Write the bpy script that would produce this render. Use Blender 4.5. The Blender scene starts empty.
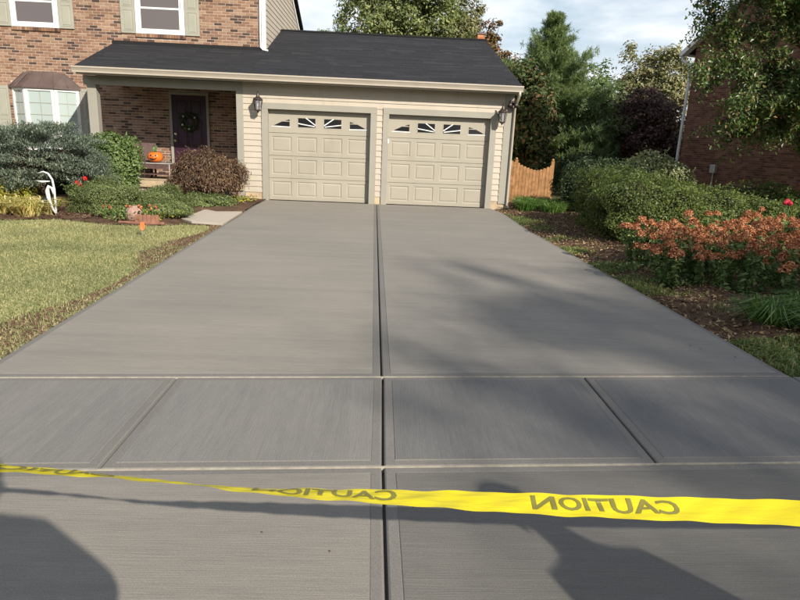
import bpy, bmesh, math, random
import numpy as np
from mathutils import Vector, Matrix

S = bpy.context.scene
COL = S.collection
# ------------------------------------------------------------------ camera
F = 608.5                                   # focal length in pixels of the 800x600 photograph
CP = np.array([2.726, -15.109, 1.542])
PITCH, YAW, ROLL = .2565, .0387, .0424
def axes():
    cp, sp, cy, sy = math.cos(PITCH), math.sin(PITCH), math.cos(YAW), math.sin(YAW)
    fw = np.array([sy*cp, cy*cp, -sp]); rt = np.array([cy, -sy, 0.]); up = np.cross(rt, fw)
    return math.cos(ROLL)*rt+math.sin(ROLL)*up, -math.sin(ROLL)*rt+math.cos(ROLL)*up, fw
RT, UP, FW = axes()
cam = bpy.data.cameras.new('camera'); co = bpy.data.objects.new('camera', cam); COL.objects.link(co)
cam.sensor_width = 36; cam.lens = F/800*36; cam.clip_start = .05; cam.clip_end = 2000
co.matrix_world = Matrix(((RT[0], UP[0], -FW[0], CP[0]), (RT[1], UP[1], -FW[1], CP[1]), (RT[2], UP[2], -FW[2], CP[2]), (0, 0, 0, 1)))
S.camera = co
# ------------------------------------------------------------------ light
SUNV = Vector((.95, -1.42, 1.0)).normalized()          # towards the sun
EL = math.asin(SUNV.z); AZ = math.atan2(SUNV.x, SUNV.y)
wd = bpy.data.worlds.new('World'); S.world = wd; wd.use_nodes = True
nt = wd.node_tree; nt.nodes.clear()
def N(t, typ, **kw):
    n = t.nodes.new(typ)
    for k, v in kw.items(): setattr(n, k, v)
    return n
wo = N(nt, 'ShaderNodeOutputWorld'); bg = N(nt, 'ShaderNodeBackground'); bg2 = N(nt, 'ShaderNodeBackground'); mx = N(nt, 'ShaderNodeMixShader')
sk = N(nt, 'ShaderNodeTexSky', sky_type='NISHITA', sun_disc=False, sun_elevation=EL, sun_rotation=AZ)
sk.air_density = 1.3; sk.dust_density = 1.0; sk.ozone_density = 2.0
bg.inputs[1].default_value = .085; nt.links.new(sk.outputs[0], bg.inputs[0])
tc = N(nt, 'ShaderNodeTexCoord'); sx = N(nt, 'ShaderNodeSeparateXYZ'); nt.links.new(tc.outputs['Generated'], sx.inputs[0])   # clouds lie in a layer overhead
mz = N(nt, 'ShaderNodeMath', operation='MAXIMUM'); mz.inputs[1].default_value = 0.; az = N(nt, 'ShaderNodeMath', operation='ADD'); az.inputs[1].default_value = .16
nt.links.new(sx.outputs[2], mz.inputs[0]); nt.links.new(mz.outputs[0], az.inputs[0]); dv = N(nt, 'ShaderNodeVectorMath', operation='DIVIDE'); cz = N(nt, 'ShaderNodeCombineXYZ')
for i_ in range(3): nt.links.new(az.outputs[0], cz.inputs[i_])
nt.links.new(tc.outputs['Generated'], dv.inputs[0]); nt.links.new(cz.outputs[0], dv.inputs[1])
mp = N(nt, 'ShaderNodeMapping'); mp.inputs['Scale'].default_value = (1, 1, 1); mp.inputs['Location'].default_value = (3.1, .4, .25); nt.links.new(dv.outputs[0], mp.inputs[0])
nz = N(nt, 'ShaderNodeTexNoise'); nz.inputs['Scale'].default_value = .75; nz.inputs['Detail'].default_value = 7; nz.inputs['Roughness'].default_value = .55
cr = N(nt, 'ShaderNodeValToRGB'); cr.color_ramp.elements[0].position = .24; cr.color_ramp.elements[1].position = .47
nz2 = N(nt, 'ShaderNodeTexNoise'); nz2.inputs['Scale'].default_value = 1.5; nz2.inputs['Detail'].default_value = 6
cr2 = N(nt, 'ShaderNodeValToRGB'); cr2.color_ramp.elements[0].color = (.62, .67, .77, 1); cr2.color_ramp.elements[1].color = (.86, .87, .88, 1)
cr2.color_ramp.elements[0].position = .38; cr2.color_ramp.elements[1].position = .62
nt.links.new(mp.outputs[0], nz.inputs['Vector']); nt.links.new(mp.outputs[0], nz2.inputs['Vector'])
ms = N(nt, 'ShaderNodeMath', operation='MULTIPLY_ADD'); ms.inputs[1].default_value = -.32; nt.links.new(mz.outputs[0], ms.inputs[0]); nt.links.new(nz.outputs['Fac'], ms.inputs[2]); nt.links.new(ms.outputs[0], cr.inputs[0]); nt.links.new(nz2.outputs['Fac'], cr2.inputs[0]); nt.links.new(cr2.outputs[0], bg2.inputs[0]); bg2.inputs[1].default_value = .92  # clouds thinned towards the zenith, shaped to cut the fill light
nt.links.new(cr.outputs[0], mx.inputs[0]); nt.links.new(bg.outputs[0], mx.inputs[1]); nt.links.new(bg2.outputs[0], mx.inputs[2]); nt.links.new(mx.outputs[0], wo.inputs[0])
sl = bpy.data.lights.new('sun', 'SUN'); sl.energy = 5.0; sl.angle = math.radians(.53); sl.color = (1, .925, .81)
so = bpy.data.objects.new('sun', sl); COL.objects.link(so); so.rotation_euler = SUNV.to_track_quat('Z', 'Y').to_euler(); so.location = (10, -20, 20)
S.view_settings.view_transform = 'Standard'; S.view_settings.look = 'None'; S.view_settings.gamma = 1; S.view_settings.exposure = .62
S.render.engine = 'CYCLES'; S.render.resolution_x = 1024; S.render.resolution_y = 768

# ------------------------------------------------------------------ pixel -> place
def ray(x, y): return FW+RT*(x-400)/F-UP*(y-300)/F
def gz(x, y, z=0.):
    d = ray(x, y); return CP+d*(z-CP[2])/d[2]
def py(x, y, Y):
    d = ray(x, y); return CP+d*(Y-CP[1])/d[1]

# ------------------------------------------------------------------ helpers
def tag(o, label=None, cat=None, group=None, kind=None):
    if label: o['label'] = label
    if cat: o['category'] = cat
    if group: o['group'] = group
    if kind: o['kind'] = kind
    return o
def empty(name, loc=(0, 0, 0), rz=0., label=None, cat=None, group=None):
    o = bpy.data.objects.new(name, None); COL.objects.link(o); o.location = loc; o.rotation_euler = (0, 0, rz); o.empty_display_size = .1
    return tag(o, label, cat, group)
def link(name, me, mat, parent=None, smooth=False, bevel=0):
    o = bpy.data.objects.new(name, me); COL.objects.link(o)
    if mat is not None and not me.materials: me.materials.append(mat)
    if parent: o.parent = parent
    if smooth: me.polygons.foreach_set('use_smooth', np.ones(len(me.polygons), bool))
    if bevel:
        m = o.modifiers.new('bevel', 'BEVEL'); m.width = bevel; m.segments = 2; m.limit_method = 'ANGLE'
    return o
def copy_tree(o, parent=None):
    c = o.copy(); COL.objects.link(c)
    if parent: c.parent = parent
    for ch in list(o.children): copy_tree(ch, c)
    return c
def npmesh(name, V, Fc):
    V = np.ascontiguousarray(V, np.float32); Fc = np.ascontiguousarray(Fc, np.int32); k = Fc.shape[1]
    me = bpy.data.meshes.new(name); me.vertices.add(len(V)); me.vertices.foreach_set('co', V.ravel())
    me.loops.add(Fc.size); me.loops.foreach_set('vertex_index', Fc.ravel())
    me.polygons.add(len(Fc)); me.polygons.foreach_set('loop_start', np.arange(0, Fc.size, k, dtype=np.int32))
    me.polygons.foreach_set('use_smooth', np.zeros(len(Fc), bool)); me.update(calc_edges=True); return me
class MB:
    def __init__(s): s.v = []; s.f = []
    def add(s, V, Fc):
        n = len(s.v); s.v += [tuple(map(float, p)) for p in V]; s.f += [tuple(i+n for i in f) for f in Fc]; return s
    def box(s, x0, x1, y0, y1, z0, z1):
        return s.add([(x0, y0, z0), (x1, y0, z0), (x1, y1, z0), (x0, y1, z0), (x0, y0, z1), (x1, y0, z1), (x1, y1, z1), (x0, y1, z1)],
                     [(0, 3, 2, 1), (4, 5, 6, 7), (0, 1, 5, 4), (1, 2, 6, 5), (2, 3, 7, 6), (3, 0, 4, 7)])
    def prism(s, poly, d):                                   # polygon (3-D points) extruded along d
        n = len(poly); P = [np.array(p, float) for p in poly]; Q = [p+np.array(d, float) for p in P]
        return s.add(P+Q, [tuple(range(n))[::-1], tuple(range(n, 2*n))]+[(i, (i+1) % n, n+(i+1) % n, n+i) for i in range(n)])
    def tube(s, pts, rad, n=8, cap=True):
        pts = [np.array(p, float) for p in pts]; m = len(pts)
        if not hasattr(rad, '__len__'): rad = [rad]*m
        V = []; prev = None
        for i, p in enumerate(pts):
            t = pts[min(i+1, m-1)]-pts[max(i-1, 0)]; t = t/(np.linalg.norm(t)+1e-9)
            if prev is None:
                a = np.array((0, 0, 1.)) if abs(t[2]) < .9 else np.array((1., 0, 0)); u = np.cross(t, a)
            else: u = prev-t*np.dot(prev, t)
            u = u/(np.linalg.norm(u)+1e-9); prev = u; w = np.cross(t, u)
            for k in range(n):
                an = 2*math.pi*k/n; V.append(p+rad[i]*(math.cos(an)*u+math.sin(an)*w))
        Fc = [(i*n+k, i*n+(k+1) % n, (i+1)*n+(k+1) % n, (i+1)*n+k) for i in range(m-1) for k in range(n)]
        if cap: Fc += [tuple(range(n))[::-1], tuple(range((m-1)*n, m*n))]
        return s.add(V, Fc)
    def lathe(s, prof, c=(0, 0, 0), n=16):
        m = len(prof); V = []
        for r, z in prof:
            for k in range(n):
                a = 2*math.pi*k/n; V.append((c[0]+r*math.cos(a), c[1]+r*math.sin(a), c[2]+z))
        Fc = [(i*n+k, i*n+(k+1) % n, (i+1)*n+(k+1) % n, (i+1)*n+k) for i in range(m-1) for k in range(n)]
        return s.add(V, Fc)
    def ball(s, c, r, n=12, m=8, lump=0, rng=None):
        V = []; r = np.array(r if hasattr(r, '__len__') else (r, r, r), float)
        for i in range(m+1):
            th = math.pi*i/m
            for k in range(n):
                a = 2*math.pi*k/n; d = np.array((math.sin(th)*math.cos(a), math.sin(th)*math.sin(a), math.cos(th)))
                q = 1+(lump*(rng.random()-.5) if lump and 0 < i < m else 0)
                V.append(np.array(c)+d*r*q)
        return s.add(V, [(i*n+k, (i+1)*n+k, (i+1)*n+(k+1) % n, i*n+(k+1) % n) for i in range(m) for k in range(n)])
    def build(s, name, mat, parent=None, smooth=False, bevel=0):
        me = bpy.data.meshes.new(name); me.from_pydata(s.v, [], s.f); me.update()
        bm = bmesh.new(); bm.from_mesh(me); bmesh.ops.recalc_face_normals(bm, faces=bm.faces); bm.to_mesh(me); bm.free()
        return link(name, me, mat, parent, smooth, bevel)
def box(name, mat, parent, *a, bevel=0): return MB().box(*a).build(name, mat, parent, bevel=bevel)

# ------------------------------------------------------------------ materials
def base_mat(name, rough=.7, spec=.3):
    m = bpy.data.materials.new(name); m.use_nodes = True; t = m.node_tree; b = t.nodes['Principled BSDF']
    b.inputs['Roughness'].default_value = rough; b.inputs['Specular IOR Level'].default_value = spec
    return m, t, b
def ramp(t, fac, stops, interp='LINEAR'):
    r = N(t, 'ShaderNodeValToRGB'); e = r.color_ramp.elements; r.color_ramp.interpolation = interp
    while len(e) < len(stops): e.new(.5)
    for i, (p, c) in enumerate(stops): e[i].position = p; e[i].color = (*c, 1)
    t.links.new(fac, r.inputs[0]); return r.outputs[0]
def noise(t, scale, detail=4, mapscale=None, rough=.55, rot=None):
    c = N(t, 'ShaderNodeTexCoord'); n = N(t, 'ShaderNodeTexNoise'); n.inputs['Scale'].default_value = scale; n.inputs['Detail'].default_value = detail; n.inputs['Roughness'].default_value = rough
    src = c.outputs['Object']
    if mapscale:
        m = N(t, 'ShaderNodeMapping'); m.inputs['Scale'].default_value = mapscale
        if rot: m.inputs['Rotation'].default_value = rot
        t.links.new(src, m.inputs[0]); src = m.outputs[0]
    t.links.new(src, n.inputs['Vector']); return n.outputs['Fac']
def mixc(t, fac, a, b, mode='MIX'):
    m = N(t, 'ShaderNodeMix', data_type='RGBA', blend_type=mode)
    for s, v in ((m.inputs[0], fac), (m.inputs[6], a), (m.inputs[7], b)):
        if hasattr(v, 'links') or isinstance(v, bpy.types.NodeSocket): t.links.new(v, s)
        elif hasattr(v, '__len__'): s.default_value = (*v, 1)
        else: s.default_value = v
    return m.outputs[2]
def bump(t, b, h, strength=.3, dist=.01):
    n = N(t, 'ShaderNodeBump'); n.inputs['Strength'].default_value = strength; n.inputs['Distance'].default_value = dist
    t.links.new(h, n.inputs['Height']); t.links.new(n.outputs[0], b.inputs['Normal'])
def paint(name, c, rough=.55, var=.12, scale=3., spec=.3, bstr=.05, grime=None):
    m, t, b = base_mat(name, rough, spec)
    f = noise(t, scale, 6); g = noise(t, scale*14, 3)
    lo = tuple(x*(1-var) for x in c); hi = tuple(min(1, x*(1+var)) for x in c)
    col = ramp(t, f, [(.3, lo), (.7, hi)])
    if grime: col = mixc(t, ramp(t, noise(t, scale*2.2, 7, (1, 1, .35)), [(.55, (0, 0, 0)), (.75, (1, 1, 1))]), col, grime)
    t.links.new(col, b.inputs['Base Color']); bump(t, b, g, bstr, .003); return m
def island(name, stops, rough=.7, spec=.2, interp='LINEAR', tint=None, bstr=.2):
    m, t, b = base_mat(name, rough, spec); g = N(t, 'ShaderNodeNewGeometry')
    col = ramp(t, g.outputs['Random Per Island'], stops, interp)
    f = noise(t, 1.3, 5); col = mixc(t, 1., col, ramp(t, f, [(.25, (.8, .8, .8)), (.75, (1.12, 1.1, 1.08))]), 'MULTIPLY')
    f2 = noise(t, 60, 4); col = mixc(t, .35, col, ramp(t, f2, [(.3, (.55, .55, .55)), (.7, (1.25, 1.25, 1.25))]), 'MULTIPLY')
    t.links.new(col, b.inputs['Base Color']); bump(t, b, f2, bstr, .004); return m
def leafmat(name, stops, trans=.3, rough=.5, spec=.35, tcol=1.4):
    m, t, b = base_mat(name, rough, spec); g = N(t, 'ShaderNodeNewGeometry')
    col = ramp(t, g.outputs['Random Per Island'], stops)
    f = noise(t, 1.1, 3); col = mixc(t, 1., col, ramp(t, f, [(.3, (.75, .78, .75)), (.7, (1.2, 1.16, 1.1))]), 'MULTIPLY')
    t.links.new(col, b.inputs['Base Color'])
    tr = N(t, 'ShaderNodeBsdfTranslucent'); t.links.new(mixc(t, 1., col, (tcol, tcol, tcol*.6), 'MULTIPLY'), tr.inputs[0])
    mxs = N(t, 'ShaderNodeMixShader'); mxs.inputs[0].default_value = trans
    t.links.new(b.outputs[0], mxs.inputs[1]); t.links.new(tr.outputs[0], mxs.inputs[2]); t.links.new(mxs.outputs[0], t.nodes['Material Output'].inputs[0]); return m
def plain(name, c, rough=.5, spec=.4, metal=0.):
    m, t, b = base_mat(name, rough, spec); f = noise(t, 9, 4)
    t.links.new(ramp(t, f, [(.3, tuple(x*.88 for x in c)), (.7, tuple(min(1, x*1.1) for x in c))]), b.inputs['Base Color']); b.inputs['Metallic'].default_value = metal; return m
def concrete(name, c, along, smooth=False):
    m, t, b = base_mat(name, .82, .25)
    sc = (3.5, 190, 1) if along == 'x' else (190, 3.5, 1); sc2 = (.35, 2.6, 1) if along == 'x' else (3.2, .35, 1)
    sc3 = (.8, 32, 1) if along == 'x' else (32, .8, 1)
    br = noise(t, 1., 3, sc, .6, (0, 0, .02 if along == 'x' else -.05)); band = noise(t, 1., 5, sc2, .6); blot = noise(t, .55, 6, None, .6); fine = noise(t, 170, 3); streak = noise(t, 1., 4, sc3, .65)
    k = .04 if smooth else .06
    col = ramp(t, band, [(.3, tuple(x*(1-k) for x in c)), (.7, tuple(x*(1+k) for x in c))])
    col = mixc(t, 1., col, ramp(t, blot, [(.3, (.91, .92, .93)), (.7, (1.07, 1.06, 1.05))]), 'MULTIPLY')
    if not smooth:
        col = mixc(t, .9, col, ramp(t, br, [(.3, (.91, .91, .91)), (.7, (1.06, 1.06, 1.06))]), 'MULTIPLY')
        col = mixc(t, .8, col, ramp(t, streak, [(.30, (.96, .96, .96)), (.5, (1, 1, 1)), (.72, (1.03, 1.03, 1.03))]), 'MULTIPLY')
        tw = noise(t, 1., 2, (.22, 7.5, 1) if along == 'x' else (7.5, .22, 1), .5); col = mixc(t, 1., col, ramp(t, tw, [(.30, (.95, .95, .955)), (.47, (1, 1, 1)), (.535, (1.0, 1.0, 1.0)), (.555, (1.06, 1.06, 1.055)), (.575, (1.0, 1.0, 1.0)), (.75, (1.03, 1.03, 1.025))]), 'MULTIPLY')
        mg = noise(t, 1., 4, (6, 26, 6) if along == 'x' else (26, 6, 6), .7); col = mixc(t, 1., col, ramp(t, mg, [(.3, (.94, .94, .945)), (.7, (1.055, 1.055, 1.05))]), 'MULTIPLY')
        sp = N(t, 'ShaderNodeTexVoronoi'); sp.inputs['Scale'].default_value = 42
        tcx = N(t, 'ShaderNodeTexCoord'); t.links.new(tcx.outputs['Object'], sp.inputs['Vector'])
        col = mixc(t, ramp(t, sp.outputs['Distance'], [(.05, (.55, .55, .55)), (.12, (0, 0, 0))]), col, tuple(min(1, x*1.5) for x in c))
    col = mixc(t, .8, col, ramp(t, fine, [(.3, (.78, .78, .78)), (.7, (1.2, 1.2, 1.2))]), 'MULTIPLY')
    t.links.new(col, b.inputs['Base Color'])
    bump(t, b, fine if smooth else br, .25 if smooth else .55, .002 if smooth else .004); return m

M = {}
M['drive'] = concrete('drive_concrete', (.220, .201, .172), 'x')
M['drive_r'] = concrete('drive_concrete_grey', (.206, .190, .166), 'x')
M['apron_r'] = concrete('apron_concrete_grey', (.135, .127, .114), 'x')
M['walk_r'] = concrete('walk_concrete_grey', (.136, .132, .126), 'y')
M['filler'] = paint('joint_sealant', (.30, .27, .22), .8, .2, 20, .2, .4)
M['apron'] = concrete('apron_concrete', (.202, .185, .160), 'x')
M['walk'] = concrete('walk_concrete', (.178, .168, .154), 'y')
M['margin'] = concrete('tooled_concrete', (.155, .145, .13), 'x', True)
M['oldwalk'] = concrete('path_concrete', (.40, .35, .285), 'y', True)
M['found'] = paint('foundation_block', (.40, .31, .205), .85, .2, 5, .2, .3)
M['siding'] = paint('siding_beige', (.40, .352, .285), .5, .05, 2, .3, .08, (.35, .305, .245))
M['trim'] = paint('trim_taupe', (.265, .25, .21), .55, .06, 2, .3)
M['gdoor'] = paint('garage_door_paint', (.30, .275, .222), .45, .05, 1.5, .35, .05, (.27, .245, .196))
M['white'] = paint('white_paint', (.64, .63, .61), .4, .05, 2, .35)
M['white_dirty'] = paint('white_metal', (.55, .55, .54), .4, .1, 6, .4, .05, (.5, .48, .42))
M['gutter'] = paint('gutter_cream', (.39, .345, .285), .4, .06, 3, .4)
M['shutter'] = paint('shutter_sage', (.285, .28, .23), .55, .06, 3, .3)
M['mortar'] = paint('mortar', (.42, .35, .295), .9, .15, 8, .1, .4)
M['brick'] = island('brick_tan', [(0, (.06, .042, .036)), (.17, (.105, .066, .05)), (.24, (.18, .10, .067)), (.45, (.225, .128, .083)), (.7, (.265, .162, .106)), (.9, (.31, .21, .145)), (1, (.21, .105, .065))], .85, .15)
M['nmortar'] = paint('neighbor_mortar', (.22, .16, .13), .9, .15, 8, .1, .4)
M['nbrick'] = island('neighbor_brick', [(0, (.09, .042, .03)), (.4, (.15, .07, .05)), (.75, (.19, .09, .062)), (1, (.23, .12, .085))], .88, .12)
def shingle_mat():
    m, t, b = base_mat('asphalt_shingle', .9, .2); g = N(t, 'ShaderNodeNewGeometry')
    col = ramp(t, g.outputs['Random Per Island'], [(0, (.0165, .017, .0195)), (.5, (.0205, .0208, .0238)), (.88, (.0235, .0237, .0265)), (1, (.031, .0302, .032))])
    col = mixc(t, 1., col, ramp(t, noise(t, 1., 5, (2.2, 22, 22), .6), [(.3, (.9, .9, .905)), (.7, (1.13, 1.125, 1.115))]), 'MULTIPLY')
    fg = noise(t, 190, 2); col = mixc(t, 1., col, ramp(t, fg, [(.3, (.7, .7, .7)), (.7, (1.35, 1.35, 1.35))]), 'MULTIPLY'); t.links.new(col, b.inputs['Base Color']); bump(t, b, fg, .4, .003); return m
M['shingle'] = shingle_mat()
M['under'] = plain('roof_felt', (.02, .02, .021), .9, .1)
M['copper'] = paint('bay_roof_metal', (.095, .066, .058), .45, .2, 4, .5)
M['glass_dark'], _t, _b = base_mat('window_glass', .06, .6); _b.inputs['Base Color'].default_value = (.10, .085, .085, 1)
M['blind'] = paint('window_blind', (.62, .66, .62), .6, .08, 5, .3)
M['bayglass'], _t, _b = base_mat('bay_glass', .12, .7); _b.inputs['Base Color'].default_value = (.34, .40, .385, 1)
M['black_glass'], _t, _b = base_mat('garage_glass', .1, .5); _b.inputs['Base Color'].default_value = (.015, .015, .017, 1)
M['purple'] = paint('door_purple', (.032, .010, .023), .4, .1, 4, .4)
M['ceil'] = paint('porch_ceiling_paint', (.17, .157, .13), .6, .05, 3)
M['bronze'] = plain('lantern_bronze', (.06, .045, .04), .45, .5, .4)
M['lampglass'], _t, _b = base_mat('lantern_glass', .15, .5); _b.inputs['Base Color'].default_value = (.6, .6, .6, 1); _b.inputs['Transmission Weight'].default_value = .7
M['brass'] = plain('brass', (.7, .6, .45), .35, .5, .8)
M['wicker'] = paint('wicker_brown', (.085, .05, .045), .6, .3, 30, .3, .6)
M['steel'] = plain('steel', (.55, .55, .55), .4, .5, .6)
M['pumpkin'] = paint('pumpkin_orange', (.62, .14, .018), .45, .12, 6, .4)
M['black'] = plain('black', (.012, .012, .012), .6, .3)
M['stalk'] = plain('stalk_green', (.05, .12, .03), .6)
M['fence'] = paint('cedar_fence', (.26, .135, .058), .7, .4, 7, .2, .5)
M['soil'] = paint('soil', (.085, .052, .034), .95, .45, 3, .1, .9)
M['clod'] = island('soil_clod', [(0, (.05, .03, .02)), (.6, (.12, .075, .05)), (.9, (.15, .10, .065)), (1, (.2, .15, .10))], .95, .1)
M['bark'] = paint('bark', (.10, .07, .05), .9, .4, 9, .1, .8)
M['palebark'] = paint('pale_bark', (.30, .23, .15), .9, .35, 7, .1, .7)
M['twig'] = plain('twig_dark', (.04, .04, .02), .9, .1)
M['tape'], _t, _b = base_mat('tape_yellow', .35, .4)
M['stake'] = paint('stake_wood', (.45, .32, .18), .8, .2, 6)
def make_tape_mat():
    m = M['tape']; t = m.node_tree; b = t.nodes['Principled BSDF']; b.inputs['Base Color'].default_value = (.74, .62, .02, 1)
    bump(t, b, noise(t, 1., 4, (5, 28, 28)), .5, .012); b.inputs['Roughness'].default_value = .28
    tr = N(t, 'ShaderNodeBsdfTranslucent'); tr.inputs[0].default_value = (.9, .8, .05, 1); mxs = N(t, 'ShaderNodeMixShader'); mxs.inputs[0].default_value = .3
    t.links.new(b.outputs[0], mxs.inputs[1]); t.links.new(tr.outputs[0], mxs.inputs[2]); t.links.new(mxs.outputs[0], t.nodes['Material Output'].inputs[0])
make_tape_mat()
M['tapetext'] = plain('tape_lettering', (.17, .155, .03), .45)

# ================================================================== GROUND
def ground_mat():
    m, t, b = base_mat('turf_ground', .95, .1)
    a = noise(t, .9, 6); c = noise(t, 14, 5)
    col = ramp(t, a, [(.3, (.17, .17, .07)), (.5, (.24, .22, .10)), (.7, (.31, .26, .14))])
    col = mixc(t, .7, col, ramp(t, c, [(.3, (.6, .6, .55)), (.7, (1.3, 1.25, 1.2))]), 'MULTIPLY'); t.links.new(col, b.inputs['Base Color']); bump(t, b, c, .6, .02); return m
M['turf'] = ground_mat()
o = MB().add([(-400, -400, -.05), (400, -400, -.05), (400, 600, -.05), (-400, 600, -.05)], [(0, 1, 2, 3)]).build('ground', M['turf']); tag(o, kind='structure')

# driveway: slabs with tooled margins, grooves between
LEFT = [(-.15, .02), (-.11, -1.66), (-.02, -3.42), (.06, -6.97), (.12, -8.95), (.15, -10.27), (.19, -11.515)]
RIGHT = [(5.45, .02), (5.60, -.92), (5.55, -3.84), (5.61, -5.58), (5.65, -7.34), (5.70, -8.75), (5.73, -9.79), (5.75, -11.04)]
CJ = lambda y: 2.63-.0125*y
L1 = lambda x: -11.275+.078*(x-2.78)
L2 = lambda x: -12.44+.062*(x-2.78)
def inset(poly, d):
    n = len(poly); out = []
    for i in range(n):
        p0, p, p1 = (np.array(poly[j % n], float) for j in (i-1, i, i+1))
        e0 = p-p0; e1 = p1-p; e0 /= np.linalg.norm(e0); e1 /= np.linalg.norm(e1)
        n0 = np.array((-e0[1], e0[0])); n1 = np.array((-e1[1], e1[0])); k = n0+n1; out.append(p+k*d/(1+n0@n1))
    return out
def slab(poly, mat, parent, zt=0., margin=.05, gap=.006):
    if sum(poly[i][0]*poly[(i+1) % len(poly)][1]-poly[(i+1) % len(poly)][0]*poly[i][1] for i in range(len(poly))) < 0: poly = poly[::-1]
    rings = [(inset(poly, gap), -.10), (inset(poly, gap), -.014), (inset(poly, gap+.003), -.006), (inset(poly, gap+.010), -.0025), (inset(poly, gap+margin), -.002), (inset(poly, gap+margin+.003), -.0035), (inset(poly, gap+margin+.007), 0.)]
    mb = MB(); n = len(poly); V = []; Fc = []
    for r, z in rings: V += [(p[0], p[1], zt+z) for p in r]
    for i in range(len(rings)-1):
        for k in range(n): Fc.append((i*n+k, i*n+(k+1) % n, (i+1)*n+(k+1) % n, (i+1)*n+k))
    Fc.append(tuple(range((len(rings)-1)*n, len(rings)*n)))
    mb.add(V, Fc); o = mb.build('slab', M['margin'], parent); o.data.materials.append(mat)
    pl = [0]*((len(rings)-1)*n)+[1]; o.data.polygons.foreach_set('material_index', pl)
    return o
cjp = [(CJ(y), y) for y in (.02, -3.5, -7, -10)]+[(CJ(-11.28), L1(CJ(-11.28)))]
dw = MB().add([(-.14, .03, -.045), (5.44, .03, -.045), (5.7, -15, -.045), (.2, -15, -.045)], [(3, 2, 1, 0)]).build('driveway', M['margin']); tag(dw, kind='structure')
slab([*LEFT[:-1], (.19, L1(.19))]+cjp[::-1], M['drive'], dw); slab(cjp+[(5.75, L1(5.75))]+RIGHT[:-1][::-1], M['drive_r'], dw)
cx = CJ(-12); 
wk = MB().add([(-9, L1(-9)-.05, -.046), (-9, L2(-9), -.046), (14, L2(14), -.046), (14, L1(14)-.05, -.046)], [(0, 1, 2, 3)]).build('sidewalk', M['margin']); tag(wk, kind='structure')
xs = [-8.2, -6.85, -5.5, -4.15, -2.8, -1.4, .1, 1.445, cx, 4.185, 5.76, 7.1, 8.45, 9.8, 11.2]
for a, b_ in zip(xs[:-1], xs[1:]):
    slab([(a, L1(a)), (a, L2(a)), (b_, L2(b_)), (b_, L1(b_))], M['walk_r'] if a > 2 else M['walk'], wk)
def yb(x): return -16.6
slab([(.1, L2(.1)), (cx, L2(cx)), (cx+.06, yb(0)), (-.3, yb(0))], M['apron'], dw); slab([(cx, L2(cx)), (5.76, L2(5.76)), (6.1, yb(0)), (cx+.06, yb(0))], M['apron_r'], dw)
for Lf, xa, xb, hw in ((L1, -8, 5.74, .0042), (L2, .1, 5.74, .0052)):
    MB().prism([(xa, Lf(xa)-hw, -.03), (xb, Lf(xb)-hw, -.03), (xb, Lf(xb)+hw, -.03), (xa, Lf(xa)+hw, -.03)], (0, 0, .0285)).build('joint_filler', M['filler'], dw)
MB().prism([(1.445-.0035, L1(1.445)-.02, -.03), (1.445+.0035, L1(1.445)-.02, -.03), (1.445+.0035, L2(1.445)+.02, -.03), (1.445-.0035, L2(1.445)+.02, -.03)], (0, 0, .022)).build('joint_filler', M['margin'], wk)
rd = MB().add([(-80, -24.6, -.035), (80, -24.6, -.035), (80, -16.7, -.035), (-80, -16.7, -.035)], [(0, 1, 2, 3)]).build('road', paint('asphalt', (.06, .06, .062), .9, .2, 3)); tag(rd, kind='structure')
# front path to the porch
pth = MB().prism([(-.11, -2.45, -.06), (-.05, -4.30, -.06), (-.62, -4.18, -.06), (-1.3, -3.4, -.06), (-2.1, -2.4, -.06), (-2.3, -.95, -.06), (-1.1, -.95, -.06), (-1.0, -2.2, -.06), (-.6, -2.6, -.06)], (0, 0, .055)).build('path', M['oldwalk'], bevel=.006); tag(pth, kind='structure')
# beds
rngb = np.random.default_rng(3)
def bedsheet(name, X, Y, hfun, mat, inside):
    gx, gy = np.meshgrid(X, Y, indexing='ij'); H = hfun(gx, gy); V = np.stack([gx, gy, H], -1).reshape(-1, 3); nx, ny = gx.shape
    Fc = []
    for i in range(nx-1):
        for j in range(ny-1):
            if inside((X[i]+X[i+1])/2, (Y[j]+Y[j+1])/2): Fc.append((i*ny+j, (i+1)*ny+j, (i+1)*ny+j+1, i*ny+j+1))
    o = link(name, npmesh(name, V, np.array(Fc)), mat, None, True); tag(o, kind='structure'); return o
def rx(y):
    return np.interp(-np.asarray(y), [-p[1] for p in RIGHT], [p[0] for p in RIGHT])
def lx(y):
    return np.interp(-np.asarray(y), [-p[1] for p in LEFT], [p[0] for p in LEFT])
def bumpf(x, y): return .012*np.sin(9*x+3*y)+.012*np.sin(5*y-7*x+1)+.008*np.sin(19*x+2)+.008*np.sin(23*y)+.01*rngb.random(np.shape(x))
def hr(x, y): return -.045+np.clip((x-rx(y)-.05)*.10, -.02, .09)+bumpf(x, y)*np.clip((x-rx(y))*4, .1, 1)
bedR = bedsheet('soil_bed', np.arange(5.3, 12.0, .07), np.arange(-11.1, 1.2, .07), hr, M['soil'], lambda x, y: x > 5.5 and y > L1(x)+.02)
def lawnfar(x): return np.interp(x, [-9, -3.6, -2.9, -2, -1.1, -.7, -.1], [-4.9, -4.6, -4.25, -4.65, -4.65, -4.3, -4.35])
bedL = bedsheet('mulch_bed', np.arange(-9.5, .02, .08), np.arange(-4.9, 1.7, .08), lambda x, y: -.04+np.clip((y-lawnfar(x))*.08, -.02, .06)*np.where((x > -.9) & (y < -2.35), 0, 1)+bumpf(x, y)*.6*np.where((x > -.9) & (y < -2.35), .1, 1), M['soil'], lambda x, y: y > lawnfar(x) and not (x < -.6 and y > .6))

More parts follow.
